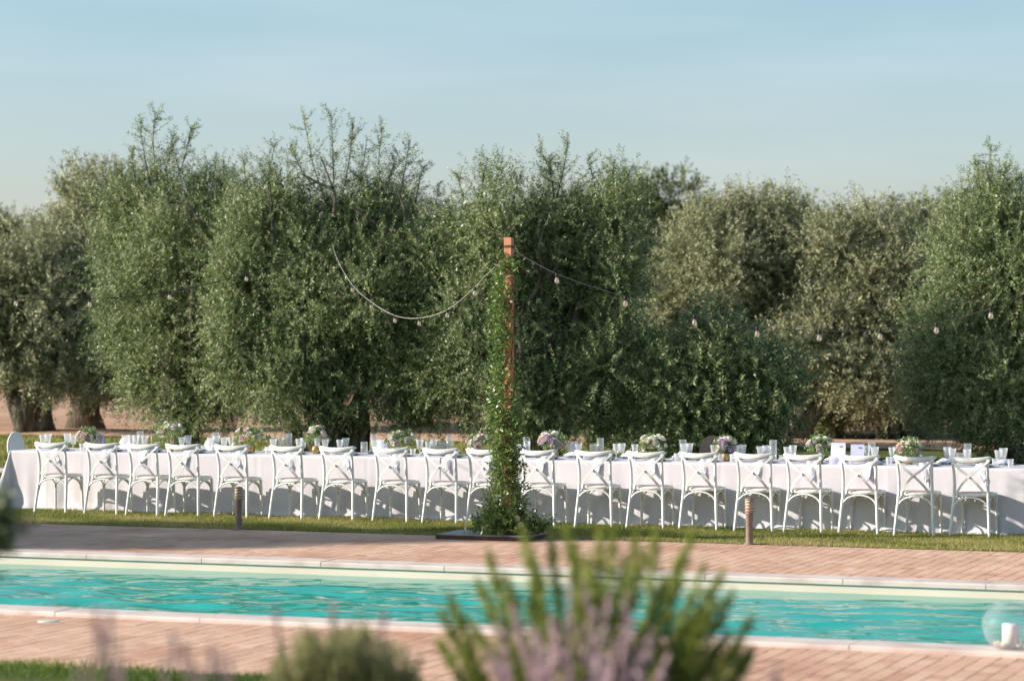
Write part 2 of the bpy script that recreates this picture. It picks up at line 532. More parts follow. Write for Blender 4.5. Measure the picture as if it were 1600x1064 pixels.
# bricks: long side across the pool, running bond
BL, BW, GAP = .24, .12, .005
cells = []
def brick_zone(u0, u1, n0, n1):
    nu = int((u1 - u0) / BW)
    for i in range(nu):
        u = u0 + i * BW
        n = n0 - (BL / 2 if i % 2 else 0)
        while n < n1 - .01:
            a, b = max(n, n0), min(n + BL, n1)
            if b - a > .03:
                cells.append((u, u + BW, a, b))
            n += BL
brick_zone(-13.5, -1.2, N_GR, N_NC0)
brick_zone(-19.5, -2.0, N_FC1, N_LAWN)
def seen(c):
    p = un((c[0] + c[1]) / 2, (c[2] + c[3]) / 2)
    x = 800 + p.x * F / p.y
    y = HY + HC * F / p.y
    return x, y, p.y
vis = []
for i, c in enumerate(cells):
    x, y, D = seen(c)
    if -15 < x < 1615 and y < 1072:
        vis.append((D, i))
vis.sort()
top = [i for D, i in vis[:300]]
tops = set(top)
rb = random.Random(5)
variants = []
for k in range(10):
    mb = MB().bevbox(-BW / 2 + GAP / 2, BW / 2 - GAP / 2, -BL / 2 + GAP / 2, BL / 2 - GAP / 2, -.03, 0, .0018)
    me = mb.mesh('brick', M['brick'])
    a = me.attributes.new('tone', 'FLOAT', 'POINT')
    a.data.foreach_set('value', [min(max(rb.gauss(.55, .17), 0), 1)] * len(me.vertices))
    variants.append(me)
for i in top:
    c = cells[i]
    o = bpy.data.objects.new('brick', variants[rb.randrange(10)])
    COL.objects.link(o)
    o.parent = patio
    o.location = ((c[0] + c[1]) / 2, (c[2] + c[3]) / 2, rb.uniform(-.0012, .0012))
    o.rotation_euler = (rb.gauss(0, .0012), rb.gauss(0, .002), rb.gauss(0, .004))
    o.scale = (1, (c[3] - c[2]) / BL, 1)
restV, restF, restT = [], [], []
for i, c in enumerate(cells):
    if i in tops: continue
    z = rb.uniform(-.0012, .0012); tl = rb.gauss(0, .0002); tn = rb.gauss(0, .0006)
    h, b = GAP / 2, .0018
    x0, x1, y0, y1 = c[0] + h, c[1] - h, c[2] + h, c[3] - h
    o = len(restV)
    for (x, y, zz) in ((x0, y0, -.03), (x1, y0, -.03), (x1, y1, -.03), (x0, y1, -.03),
                       (x0, y0, z - b), (x1, y0, z - b), (x1, y1, z - b), (x0, y1, z - b),
                       (x0 + b, y0 + b, z - tl), (x1 - b, y0 + b, z + tl), (x1 - b, y1 - b, z + tl), (x0 + b, y1 - b, z - tl)):
        restV.append((x, y, zz))
    restF.append((o + 8, o + 9, o + 10, o + 11))
    for a_ in range(4):
        j = (a_ + 1) % 4
        restF.append((o + a_, o + j, o + 4 + j, o + 4 + a_)); restF.append((o + 4 + a_, o + 4 + j, o + 8 + j, o + 8 + a_))
    restT += [min(max(rb.gauss(.55, .17), 0), 1)] * 12
rest = link('paving_bricks', np_mesh('paving_bricks', np.array(restV), np.array(restF), M['brick'], np.array(restT)), patio)
rest['kind'] = 'stuff'

# pool shell and water
DEPTH = 1.15
pl = MB()
a, b, c, d = PU0, PU1, N_NC1 - .02, N_FC0 + .02
pl.add([(a, c, -DEPTH), (b, c, -DEPTH), (b, d, -DEPTH), (a, d, -DEPTH), (a, c, -.012), (b, c, -.012), (b, d, -.012), (a, d, -.012)],
       [(0, 1, 2, 3), (0, 4, 5, 1), (1, 5, 6, 2), (2, 6, 7, 3), (3, 7, 4, 0)])
setting('pool_basin', pl, M['pool'])

def stones(n0, n1, u0, u1, parent, step=1.24, along='u'):
    u = u0; r_ = random.Random(9)
    while u < u1 - .01:
        e = min(u + step, u1)
        mb = MB()
        h = .003
        if along == 'u': x0, x1, y0, y1 = u + h, e - h, n0, n1
        else: x0, x1, y0, y1 = n0, n1, u + h, e - h
        top_z = .035 + r_.uniform(-.002, .002)
        bz = .012
        vs = [(x0, y0, -.012), (x1, y0, -.012), (x1, y1, -.012), (x0, y1, -.012)]
        for (k, zz) in ((0, top_z - bz), (bz * .3, top_z - bz * .35), (bz, top_z)):
            vs += [(x0 + k * .2, y0 + k, zz), (x1 - k * .2, y0 + k, zz), (x1 - k * .2, y1 - k, zz), (x0 + k * .2, y1 - k, zz)]
        fs = [(12, 13, 14, 15)]
        for L in range(3):
            for q in range(4):
                w = (q + 1) % 4
                fs.append((4 * L + q, 4 * L + w, 4 * L + 4 + w, 4 * L + 4 + q))
        mb.add(vs, fs)
        mb.build('coping_stone', M['coping'], parent)
        u = e
cop = MB().box(PU0 - .34, PU1 + .34, N_NC0 + .01, N_NC1 - .03, -.10, -.013).box(PU0 - .34, PU1 + .34, N_FC0 + .03, N_FC1 - .01, -.10, -.013)
coping = setting('pool_coping', cop, M['mortar'])
stones(N_NC0, N_NC1, PU0 - .35, PU1 + .35, coping)
stones(N_FC0, N_FC1, PU0 - .35, PU1 + .35, coping)
stones(PU0 - .35, PU0, N_NC1, N_FC0, coping, along='n')
stones(PU1, PU1 + .35, N_NC1, N_FC0, coping, along='n')

WZ = -.088
nu, nn = 560, 300
uu = np.linspace(-15.5, -1.2, nu); ng = np.linspace(N_NC1 - .02, N_FC0 + .02, nn)
UG, NG = np.meshgrid(uu, ng)
Z = np.zeros_like(UG)
rw = np.random.default_rng(21)
for k in range(74):
    lam = rw.uniform(.2, .9) if k < 40 else rw.uniform(.11, .26); th = rw.normal(R(111), R(17)) if k % 4 else rw.uniform(0, 2 * math.pi)
    amp = .0036 * lam ** 1.0 * rw.uniform(.5, 1.2)
    kx, ky = math.cos(th) * 2 * math.pi / lam, math.sin(th) * 2 * math.pi / lam
    if k >= 40: amp *= .8
    else: amp *= 1.25
    # ripples come in patches
    mod = .55 + .45 * np.sin(UG * rw.uniform(.3, 1.2) + NG * rw.uniform(-.9, .9) + rw.uniform(0, 6))
    warp = .25 * np.sin(UG * rw.uniform(.6, 1.6) + rw.uniform(0, 6)) + .2 * np.sin(NG * rw.uniform(.8, 2) + rw.uniform(0, 6))
    Z += amp * mod * np.sin(kx * (UG + warp * .4) + ky * (NG + warp * .4) + rw.uniform(0, 6))
calm = np.clip((N_FC0 - NG) / 1.7, 0, 1); calm = .10 + .90 * calm * calm * (3 - 2 * calm)
Z *= calm * .95
V = np.stack([UG, NG, WZ + Z], -1).reshape(-1, 3)
ii = np.arange(nn - 1)[:, None] * nu + np.arange(nu - 1)[None, :]
Q = np.stack([ii, ii + 1, ii + nu + 1, ii + nu], -1).reshape(-1, 4)
wat = link('pool_water', np_mesh('pool_water', V, Q, M['water'], smooth=True))
wat.rotation_euler = (0, 0, -TH); wat['kind'] = 'structure'
w2 = MB()
for (a, b) in ((PU0, -15.5), (-1.2, PU1)):
    w2.add([(a, N_NC1 - .02, WZ), (b, N_NC1 - .02, WZ), (b, N_FC0 + .02, WZ), (a, N_FC0 + .02, WZ)], [(0, 1, 2, 3)], True)
setting('pool_water', w2, M['water'])

# grass blades
def blades(name, count, u0, u1, n0, n1, h, w, mat, label, clump=0, zf=None, edge=.05):
    r_ = np.random.default_rng(abs(hash(name)) % 1000 if False else len(name))
    u = r_.uniform(u0, u1, count); n = r_.uniform(n0, n1, count) + 0 * u
    n += (n - n0 < edge) * np.abs(r_.normal(0, .02, count))
    keep = (np.sin(u * 5.1 + 1.3 * np.sin(n * 4)) + np.sin(n * 7.3 + u * 2.1) + r_.normal(0, 1.2, count)) > -1.7
    u, n = u[keep], n[keep]; c = len(u)
    hh = h * r_.uniform(.45, 1.2, c) * (1 + .35 * np.sin(u * 3.3 + np.sin(n * 6)))
    if zf: z0 = np.array([zf(a, b) for a, b in zip(u, n)])
    else: z0 = np.zeros(c)
    ang = r_.uniform(0, 6.28, c)
    lean = r_.normal(0, .45, (c, 2)) * hh[:, None]
    dx = np.cos(ang) * w * .5; dy = np.sin(ang) * w * .5
    P0 = np.stack([u - dx, n - dy, z0 - .003], 1); P1 = np.stack([u + dx, n + dy, z0 - .003], 1)
    P2 = np.stack([u + lean[:, 0], n + lean[:, 1], z0 + hh], 1)
    V = np.stack([P0, P1, P2], 1).reshape(-1, 3)
    Q = np.arange(3 * c).reshape(c, 3)
    patch = .45 + .34 * np.sin(u * 1.7 + 2 * np.sin(n * 1.1)) * np.sin(n * 2.3 + u)
    edge_dry = np.clip(1 - (n - n0) / .5, 0, 1) * .35 if n0 > 20 else 0
    tone = np.clip(patch + edge_dry + r_.normal(0, .2, c), 0, 1)
    o = link(name, np_mesh(name, V, Q, mat, np.repeat(tone, 3)))
    o.rotation_euler = (0, 0, -TH)
    return tag(o, label, 'grass', kind='stuff')
blades('lawn_grass', 260000, -19.5, -3.2, N_LAWN, 29.9, .034, .006, M['blade'], 'short sunlit yellow-green grass strip between brick paving and the long table')
blades('poolside_grass', 60000, -12, -1.5, 14.2, N_GR, .06, .008, M['blade2'], 'lush green grass along the near edge of the brick paving', zf=zterr)
blades('grove_grass', 60000, -30, -14, 38, 51, .06, .03, M['blade'], 'pale dry grass under the olive trees beyond the table')

# ------------------------------------------------------------------ trees
def tree_paths(mb, base, tips, r0, seed, rbase=None):
    r_ = random.Random(seed)
    for (tip, rr) in tips:
        tip = Vector(tip); n = 9
        pts, rad = [], []
        d = tip - base
        wob = Vector((r_.uniform(-1, 1), r_.uniform(-1, 1), 0)) * d.length * .07
        for i in range(n + 1):
            t = i / n
            horiz = t ** 1.5
            p = Vector((base.x + d.x * horiz, base.y + d.y * horiz, base.z + d.z * (t ** .85)))
            p += wob * math.sin(t * math.pi * 1.7) + Vector((r_.gauss(0, .02), r_.gauss(0, .02), 0)) * d.length * .35 * (1 if 0 < i < n else 0)
            pts.append(p); rad.append((rr * (1 - t) ** .8 * (1.15 if i == 0 else 1) + .018) * r_.uniform(.9, 1.12))
        mb.tube(pts, rad, 9)

def make_tree(name, label, cat, base, trunk_specs, lobes, sprays, leaf, nshoot, leafL, leafW, seed, K=17, group=None,
              limbs=(), shootlen=(.28, .6), inner=.3):
    """base: world point; lobes: (centre, radii) in world; sprays: (from, tip, spread)"""
    r_ = np.random.default_rng(seed)
    base = Vector(base)
    root = empty(name, base, label=label, cat=cat, group=group)
    tm = MB()
    for (bp, tips, r0) in trunk_specs:
        for q, (t, rr) in enumerate(tips):
            lm = MB(); tree_paths(lm, Vector(bp) - base, [(Vector(t) - base, rr * (1.25 if q == 0 else 1))], r0, seed + q)
            lm.build('trunk' if q == 0 else 'limb', M['bark'], root)
    for path, rr in limbs:
        pp = smooth_path([Vector(p) - base for p in path], 3)
        MB().tube(pp, [rr * (1 - .65 * i / (len(pp) - 1)) * (1 + .12 * math.sin(i * 2.3)) for i in range(len(pp))], 7).build('limb', M['bark'], root)
    # leafy shoots spread through the lobes
    C0 = np.array([tuple(Vector(c) - base) for c, _ in lobes]); R0 = np.array([r for _, r in lobes], float)
    # each lobe of the crown is made of smaller bunches of shoots
    Cs, Rs = [], []
    for c_, q_ in zip(C0, R0):
        nb_ = 13
        dd = nrm(r_.normal(size=(nb_, 3)))
        for d_ in dd:
            f_ = r_.uniform(.22, .42)
            Cs.append(c_ + d_ * q_ * (1.05 - f_) * r_.uniform(.82, 1.13)); Rs.append(q_ * f_ * r_.uniform(.9, 1.15) * np.array([1, 1, 1.1]))
    C = np.array(Cs); Rr = np.array(Rs)
    vol = Rr[:, 0] * Rr[:, 2] * r_.uniform(.35, 1.6, len(Rr)); pr = vol / vol.sum()
    parts = []
    def sample(m, lo, hi):
        k = r_.choice(len(C), m, p=pr)
        d = nrm(r_.normal(size=(m, 3)))
        # sub-lobes: the crown is made of bunches
        rad = (lo + (hi - lo) * r_.uniform(0, 1, m) ** .6)
        bump = 1 + .22 * np.sin(d[:, 0] * 6 + k * 1.9) * np.sin(d[:, 2] * 7 + k) + .12 * np.sin(d[:, 1] * 9 + d[:, 2] * 5)
        P = C[k] + d * Rr[k] * (rad * bump)[:, None]
        return P, d, k
    P, d, k = sample(nshoot, .55, 1.0)
    # clumping: drop shoots in holes
    up = np.where(d[:, 2:3] > -.1, 1.0, -.35) * np.array([[0, 0, 1]])
    D = nrm(d * .75 + up * .65 + r_.normal(0, .45, d.shape))
    LEN = r_.uniform(*shootlen, len(P)) * (1 + .25 * (d[:, 2] > .5))
    parts.append(shoots(P, D, LEN, K, leafL, leafW, (0, 0, -.12), r_))
    ni = int(nshoot * inner)
    kk = r_.choice(len(C0), ni, p=R0[:, 0] * R0[:, 2] / (R0[:, 0] * R0[:, 2]).sum())
    P = C0[kk] + nrm(r_.normal(size=(ni, 3))) * R0[kk] * r_.uniform(.1, .66, ni)[:, None]
    D = nrm(r_.normal(size=P.shape))
    parts.append(shoots(P, D, r_.uniform(.25, .5, ni), max(8, K // 2), leafL * 1.7, leafW * 2.0, (0, 0, -.1), r_))
    # open sprays that stand out of the crown against the sky
    for (p0, p1, spread) in sprays:
        p0 = Vector(p0) - base; p1 = Vector(p1) - base
        ax = p1 - p0; L = ax.length
        nrp = r_.normal(0, .04, 3) * L
        pts = [p0 + ax * t + Vector(nrp) * math.sin(t * 3.1) for t in np.linspace(0, 1, 7)]
        tm.tube(pts, [.010 * (1 - t * .75) + .002 for t in np.linspace(0, 1, 7)], 4)
        m = int(16 * L + 6)
        t = r_.uniform(.08, 1, m) ** .9
        B = np.array([tuple(p0 + ax * float(x) + Vector(nrp) * math.sin(float(x) * 3.1)) for x in t])
        axn = np.array(ax.normalized())
        D = nrm(axn[None] * .55 + r_.normal(0, .6, (m, 3)) + np.array([[0, 0, .2]]))
        LEN = spread * 1.35 * (1.15 - t * .8) * r_.uniform(.6, 1.2, m)
        parts.append(shoots(B, D, LEN, 10, leafL, leafW, (0, 0, .05), r_))
        for q in range(0, m, 2):
            b = Vector(B[q]); e = b + Vector(D[q]) * LEN[q]
            tm.tube([b, (b + e) / 2, e], [.0045, .003, .0015], 3, cap=False)
        # leaves on the leader itself
        parts.append(shoots(np.array([tuple(p0 + ax * .35)]), axn[None], np.array([L * .68]), int(L * .68 / .035), leafL, leafW, (0, 0, 0), r_))
    V, Q, T = join(parts)
    if tm.v: tm.build('twigs', M['bark'], root)['kind'] = 'stuff'
    cr = link('crown', np_mesh('crown', V, Q, leaf, T), root)
    cr['kind'] = 'stuff'
    return root

def lob(px, py, D, rx, rz, ry=None):
    """lobe seen at px,py with picture radii rx, rz (pixels) at depth D"""
    k = D / F
    return (at(px, py, D), (rx * k, (ry if ry else (rx + rz) / 2) * k, rz * k))

def gp(px, D):
    p = at(px, 0, D); p.z = 0; return p

# near row, in focus
D1 = 45.2
make_tree('olive_tree', 'tall loose green olive tree with a bare bent limb, left of the middle trees', 'olive tree', gp(292, D1),
    [(gp(292, D1), [(at(300, 330, D1 - .6), .16), (at(210, 420, D1), .13), (at(380, 420, D1 + .4), .13)], .25)],
    [lob(235, 415, D1, 90, 95), lob(300, 395, D1 - .3, 100, 95), lob(192, 480, D1 + .5, 55, 85), lob(255, 530, D1, 105, 95),
     lob(345, 500, D1, 85, 110), lob(300, 610, D1, 85, 70), lob(232, 605, D1 + .2, 60, 50), lob(370, 470, D1 + .3, 60, 80), lob(372, 590, D1 + .2, 50, 60), lob(250, 320, D1 + .2, 55, 60), lob(330, 340, D1 + .3, 60, 60), lob(195,335,D1+.6,50,50)],
    [(at(250, 300, D1), at(243, 176, D1), .5), (at(262, 310, D1), at(298, 200, D1), .45), (at(240, 310, D1), at(218, 190, D1), .4),
     (at(240, 300, D1), at(270, 215, D1), .45), (at(220, 320, D1), at(206, 238, D1), .25), (at(320, 330, D1), at(325, 255, D1), .35),
     (at(340, 330, D1), at(350, 262, D1), .35), (at(195, 320, D1), at(186, 268, D1), .3)],
    M['leafA'], 7600, .056, .0155, 31, limbs=[
        ([at(296, 640, D1), at(300, 520, D1 - 1.0), at(303, 430, D1 - .95), at(315, 370, D1 - 1.0), at(306, 335, D1 - 1.0), at(288, 318, D1 - 1.0), at(262, 316, D1 - .95), at(238, 326, D1 - .9)], .055),
        ([at(300, 470, D1 - .9), at(286, 415, D1 - .95), at(283, 385, D1 - .95)], .05),
        ([at(306, 430, D1 - .9), at(330, 400, D1 - 1.0), at(352, 395, D1 - .95)], .03)])
D2 = 43.4
make_tree('olive_tree', 'broad green olive tree with high open sprays, behind the sixth to eighth chairs', 'olive tree', gp(520, D2),
    [(gp(515, D2), [(at(480, 400, D2), .17), (at(560, 380, D2), .17)], .3), (gp(560, D2 + .3), [(at(640, 480, D2), .15), (at(600, 360, D2 + .3), .12)], .3), (gp(472, D2 + .8), [(at(430, 420, D2), .12)], .2)],
    [lob(430, 400, D2, 75, 90), lob(500, 390, D2, 80, 75), lob(590, 370, D2 + .3, 85, 75), lob(640, 430, D2, 80, 90), lob(540, 480, D2 - .4, 110, 100),
     lob(410, 510, D2, 80, 110), lob(470, 590, D2 - .2, 95, 65), lob(600, 570, D2, 110, 75), lob(670, 520, D2, 70, 80), lob(560, 330, D2, 50, 35), lob(395, 330, D2+.3, 45, 45), lob(368, 420, D2, 52, 75), lob(360, 545, D2, 55, 80), lob(690, 420, D2 - .3, 55, 85), lob(690, 550, D2 - .5, 52, 80), lob(455, 320, D2, 55, 45), lob(640, 620, D2 - .3, 70, 50)],
    [(at(520, 340, D2), at(475, 182, D2), .5), (at(520, 330, D2), at(517, 178, D2), .5), (at(530, 330, D2), at(552, 196, D2), .45), (at(500, 300, D2), at(455, 225, D2), .45),
     (at(425, 350, D2), at(432, 222, D2), .45), (at(420, 340, D2), at(383, 238, D2), .4), (at(435, 330, D2), at(405, 262, D2), .35), (at(610, 340, D2), at(598, 202, D2), .5),
     (at(620, 340, D2), at(640, 225, D2), .5), (at(600, 310, D2), at(622, 240, D2), .4), (at(640, 350, D2), at(660, 262, D2), .4), (at(560, 300, D2), at(573, 218, D2), .45), (at(660,380,D2), at(685,290,D2), .4)],
    M['leafA'], 11000, .056, .0155, 32, limbs=[
        ([at(522, 340, D2 - .5), at(522, 300, D2 - .6), at(495, 285, D2 - .6), at(468, 270, D2 - .6)], .035), ([at(522, 300, D2 - .6), at(505, 255, D2 - .5), at(500, 245, D2 - .5)], .02),
        ([at(427, 400, D2 - .5), at(425, 330, D2 - .5), at(422, 290, D2 - .7)], .035), ([at(634, 420, D2 - .5), at(634, 340, D2 - .5), at(622, 300, D2 - .45)], .045),
        ([at(634, 370, D2 - .5), at(580, 345, D2 - .5), at(548, 322, D2 - .45)], .035)])
D3 = 42.5
make_tree('olive_tree', 'dense green olive tree with pale crooked limbs, directly behind the timber post', 'olive tree', gp(850, D3),
    [(gp(850, D3), [(at(860, 360, D3), .17), (at(760, 420, D3), .14), (at(930, 420, D3), .14)], .3)],
    [lob(760, 370, D3, 70, 85), lob(735, 470, D3, 75, 90), lob(850, 360, D3 + .3, 80, 80), lob(935, 345, D3, 75, 70), lob(950, 430, D3, 70, 90),
     lob(860, 480, D3 + .3, 100, 100), lob(930, 560, D3, 80, 90), lob(800, 590, D3, 110, 80), lob(950, 640, D3 + .2, 70, 50), lob(720, 580, D3 + .2, 60, 60)],
    [(at(770, 310, D3), at(786, 246, D3), .45), (at(750, 320, D3), at(757, 262, D3), .4), (at(730, 340, D3), at(715, 275, D3), .4), (at(800, 330, D3), at(815, 275, D3), .35),
     (at(865, 310, D3), at(842, 232, D3), .45), (at(870, 310, D3), at(888, 222, D3), .45), (at(850, 320, D3), at(858, 245, D3), .35), (at(930, 300, D3), at(918, 248, D3), .35),
     (at(950, 300, D3), at(960, 252, D3), .35), (at(970, 320, D3), at(985, 268, D3), .3)],
    M['leafA'], 8200, .055, .0155, 33, limbs=[
        ([at(815, 560, D3 - .9), at(812, 490, D3 - .45), at(838, 455, D3 - .55), at(846, 415, D3 - .55), at(842, 385, D3 - .55), at(852, 352, D3 - .5), at(862, 346, D3 - .45)], .038),
        ([at(846, 425, D3 - .5), at(825, 405, D3 - .5), at(812, 395, D3 - .45)], .035), ([at(843, 440, D3 - .5), at(865, 425, D3 - .5), at(880, 395, D3 - .45)], .035)])
D4 = 43.4
make_tree('olive_tree', 'deep green olive tree at the right edge with a pointed top', 'olive tree', gp(1580, D4),
    [(gp(1580, D4), [(at(1560, 380, D4), .17), (at(1500, 480, D4), .12), (at(1660, 420, D4), .14)], .3)],
    [lob(1550, 360, D4, 70, 75), lob(1520, 430, D4, 80, 80), lob(1600, 440, D4, 90, 110), lob(1490, 520, D4, 75, 80), lob(1560, 580, D4 - .3, 100, 90), lob(1480, 610, D4 + .3, 60, 60),
     lob(1660, 400, D4, 80, 110), lob(1650, 560, D4, 90, 110), lob(1540, 660, D4, 90, 45)],
    [(at(1545, 310, D4), at(1548, 228, D4), .4), (at(1535, 320, D4), at(1528, 250, D4), .35), (at(1560, 320, D4), at(1572, 258, D4), .35), (at(1510, 340, D4), at(1502, 285, D4), .3), (at(1590, 330, D4), at(1596, 270, D4), .35),
     (at(1480, 360, D4), at(1492, 310, D4), .3)],
    M['leafA'], 8200, .056, .0155, 34)

# second row, out of focus and greyer
DB = 57.0
tb0 = make_tree('olive_tree', 'grey-green olive tree at the left edge with a thick forked dark trunk', 'olive tree', gp(50, DB),
    [(gp(42, DB), [(at(-20, 560, DB), .20), (at(60, 500, DB), .2)], .4), (gp(66, DB + .2), [(at(90, 500, DB), .2)], .4)],
    [lob(20, 440, DB, 90, 85), lob(100, 425, DB, 80, 80), lob(60, 500, DB - .4, 105, 95), lob(-60, 500, DB, 90, 100), lob(90, 570, DB - .3, 75, 55), lob(0, 560, DB, 60, 45)],
    [(at(30, 380, DB), at(20, 350, DB), .4)],
    M['leafB'], 4300, .095, .028, 41, K=11, shootlen=(.3, .7))
tb1 = make_tree('olive_tree', 'tall grey-green olive tree with a straight dark trunk, behind the left end of the table', 'olive tree', gp(133, DB + 1.5),
    [(gp(133, DB + 1.5), [(at(135, 480, DB + 1.5), .3), (at(170, 500, DB + 1.5), .12)], .3)],
    [lob(140, 340, DB + 1.5, 62, 75), lob(120, 430, DB + 1, 80, 90), lob(165, 500, DB + 1, 70, 95), lob(130, 570, DB + .6, 60, 55), lob(180, 590, DB + 1, 40, 40), lob(185,340,DB+1.5,50,60)],
    [(at(140, 300, DB + 1.5), at(145, 255, DB + 1.5), .5), (at(110, 310, DB + 1.5), at(100, 285, DB + 1.5), .4)],
    M['leafB'], 3600, .095, .028, 42, K=11, shootlen=(.3, .7))
tb2 = make_tree('olive_tree', 'pale silvery olive tree with a rounded sunlit crown, right of the middle', 'olive tree', gp(1130, DB - 3),
    [(gp(1130, DB - 3), [(at(1120, 450, DB - 3), .28), (at(1200, 450, DB - 3), .2)], .35)],
    [lob(1090, 400, DB - 3, 70, 80), lob(1130, 350, DB - 3, 60, 55), lob(1190, 350, DB - 3, 70, 65), lob(1150, 430, DB - 3.4, 100, 85), lob(1060, 470, DB - 3, 55, 55),
     lob(1220, 420, DB - 3, 50, 90), lob(1180, 510, DB - 3, 80, 50)],
    [(at(1195, 300, DB - 3), at(1196, 266, DB - 3), .4), (at(1235, 320, DB - 3), at(1232, 282, DB - 3), .3), (at(1160, 310, DB - 3), at(1156, 282, DB - 3), .4), (at(1110, 330, DB - 3), at(1108, 300, DB - 3), .4)],
    M['leafB'], 6000, .08, .024, 43, K=11, shootlen=(.3, .7))
tb3 = make_tree('olive_tree', 'grey-green olive tree with deep shaded gaps and a dark trunk, left of the right-edge tree', 'olive tree', gp(1245, DB - 4),
    [(gp(1245, DB - 4), [(at(1290, 480, DB - 4), .26), (at(1210, 600, DB - 4), .12), (at(1400, 480, DB - 4), .2)], .35)],
    [lob(1300, 380, DB - 4, 60, 65), lob(1370, 360, DB - 4, 75, 65), lob(1430, 370, DB - 4, 55, 60), lob(1330, 460, DB - 4.4, 85, 75), lob(1420, 450, DB - 4.4, 75, 80),
     lob(1280, 540, DB - 4.5, 75, 60), lob(1370, 570, DB - 4.5, 85, 70), lob(1250, 590, DB - 4, 50, 30), lob(1440, 560, DB - 4, 60, 80)],
    [(at(1310, 330, DB - 4), at(1312, 300, DB - 4), .3), (at(1390, 310, DB - 4), at(1398, 285, DB - 4), .4), (at(1360, 320, DB - 4), at(1352, 292, DB - 4), .3), (at(1440, 330, DB - 4), at(1446, 300, DB - 4), .3)],
    M['leafB'], 6400, .08, .024, 44, K=11, shootlen=(.3, .7))
tb2.scale = (1, 1, .935); tb3.scale = (1, 1, .93)
# low dark one in the shade between the middle and the right trees
tb4 = make_tree('olive_tree', 'low dark shaded olive tree under the pale silvery one, right of the middle', 'olive tree', gp(1120, 42.3),
    [(gp(1120, 42.3), [(at(1100, 560, 42.3), .2), (at(1180, 580, 42.3), .15)], .25)],
    [lob(1060, 590, 42.3, 60, 70), lob(1120, 570, 42.3, 80, 65), lob(1190, 610, 42.3, 75, 60), lob(1100, 660, 42.3, 90, 45), lob(1160, 665, 42.3, 100, 40), lob(1030,660,47,50,40)],
    [], M['leafA'], 4200, .07, .02, 45, K=13, shootlen=(.3, .55))
def copy_of(src, loc, rz, sc, label, group=None):
    o = copy_tree(src); o.location = loc; o.rotation_euler = (0, 0, rz); o.scale = (sc, sc, sc * .97)
    tag(o, label, 'olive tree', group)
    return o
copy_of(tb4, gp(1300, 54), 1.9, 1.0, 'low dark olive tree under the one with shaded gaps, right of its trunk')
copy_of(tb4, gp(1420, 54.3), 3.9, .95, 'low dark olive tree filling in left of the right-edge tree')
copy_of(tb4, gp(985, 50), 2.6, .95, 'low dark olive tree behind the third chair right of the post')
copy_of(tb3, gp(1330, 62), 2.1, .95, 'shaded olive tree filling the gap behind the dark trunk right of the middle')
copy_of(tb0, gp(660, 59), .8, .8, 'grey-green olive tree seen through the sprays behind the timber post, left side')
copy_of(tb2, gp(420, 60), 2.4, .98, 'grey-green olive tree glimpsed between the two tall open green ones on the left')
copy_of(tb0, gp(1010, 66), 3.3, .70, 'blurred olive tree in the dip of the tree line right of the middle')
copy_of(tb1, gp(1500, 60), 1.2, .9, 'blurred olive tree behind the deep green one at the right edge')
copy_of(tb1, gp(860, 56), 4.2, .85, 'grey-green olive tree mostly hidden behind the one at the timber post')
far = [(-40, 100, 1.25), (230, 105, 1.0), (330, 98, 1.05), (470, 108, 1.1), (600, 96, 1.1), (730, 104, 1.1), (880, 97, 1.1), (1030, 100, 1.25), (1140, 108, 1.1), (1260, 98, 1.1), (1400, 104, 1.1), (1540, 97, 1.1), (110, 97, .95)]
fl = ['at the far left horizon', 'seen under the tall loose tree on the left', 'seen left of the broad tree', 'seen between the trunks of the broad tree', 'seen right of the broad tree',
      'seen just left of the timber post', 'seen just right of the timber post', 'in the dip of the tree line', 'behind the pale silvery tree', 'behind the dark trunk on the right',
      'behind the tree with shaded gaps', 'behind the right-edge tree', 'seen beside the straight dark trunk on the left']
proto = make_tree('olive_tree', 'distant dark yellow-green tree beyond the field, ' + fl[0], 'olive tree', gp(far[0][0], far[0][1]),
    [(gp(far[0][0], 100), [(gp(far[0][0], 100) + Vector((0, 0, 4)), .3), (gp(far[0][0], 100) + Vector((1.5, 0, 4)), .2)], .3)],
    [(gp(far[0][0], 100) + Vector((dx, dy, z)), (r1, r1, r2)) for dx, dy, z, r1, r2 in
     ((0, 0, 4.2, 2.6, 2.0), (-2, .5, 3.2, 2.0, 1.7), (2.1, 0, 3.4, 2.1, 1.8), (.6, -.6, 5.3, 1.6, 1.1), (-1, 0, 1.8, 2.2, 1.4), (1.6, 0, 1.8, 2.0, 1.4), (3.4, 0, 2.2, 1.3, 1.6))],
    [], M['leafC'], 3300, .17, .055, 50, K=9, shootlen=(.4, .9), group='distant trees beyond the field')
for (px, D, sc), t in list(zip(far, fl))[1:]:
    copy_of(proto, gp(px, D), px * .7, sc, 'distant dark yellow-green tree beyond the field, ' + t, 'distant trees beyond the field')
# trees beside the pool, left of the picture, that shade the paving
copy_of(tb1, Vector((-12.5, 28.2, 0)), .4, .95, 'olive tree beside the patio, left of the picture')
copy_of(tb1, Vector((-15.2, 29.2, 0)), 2.0, .90, 'larger olive tree beside the patio, left of the picture')

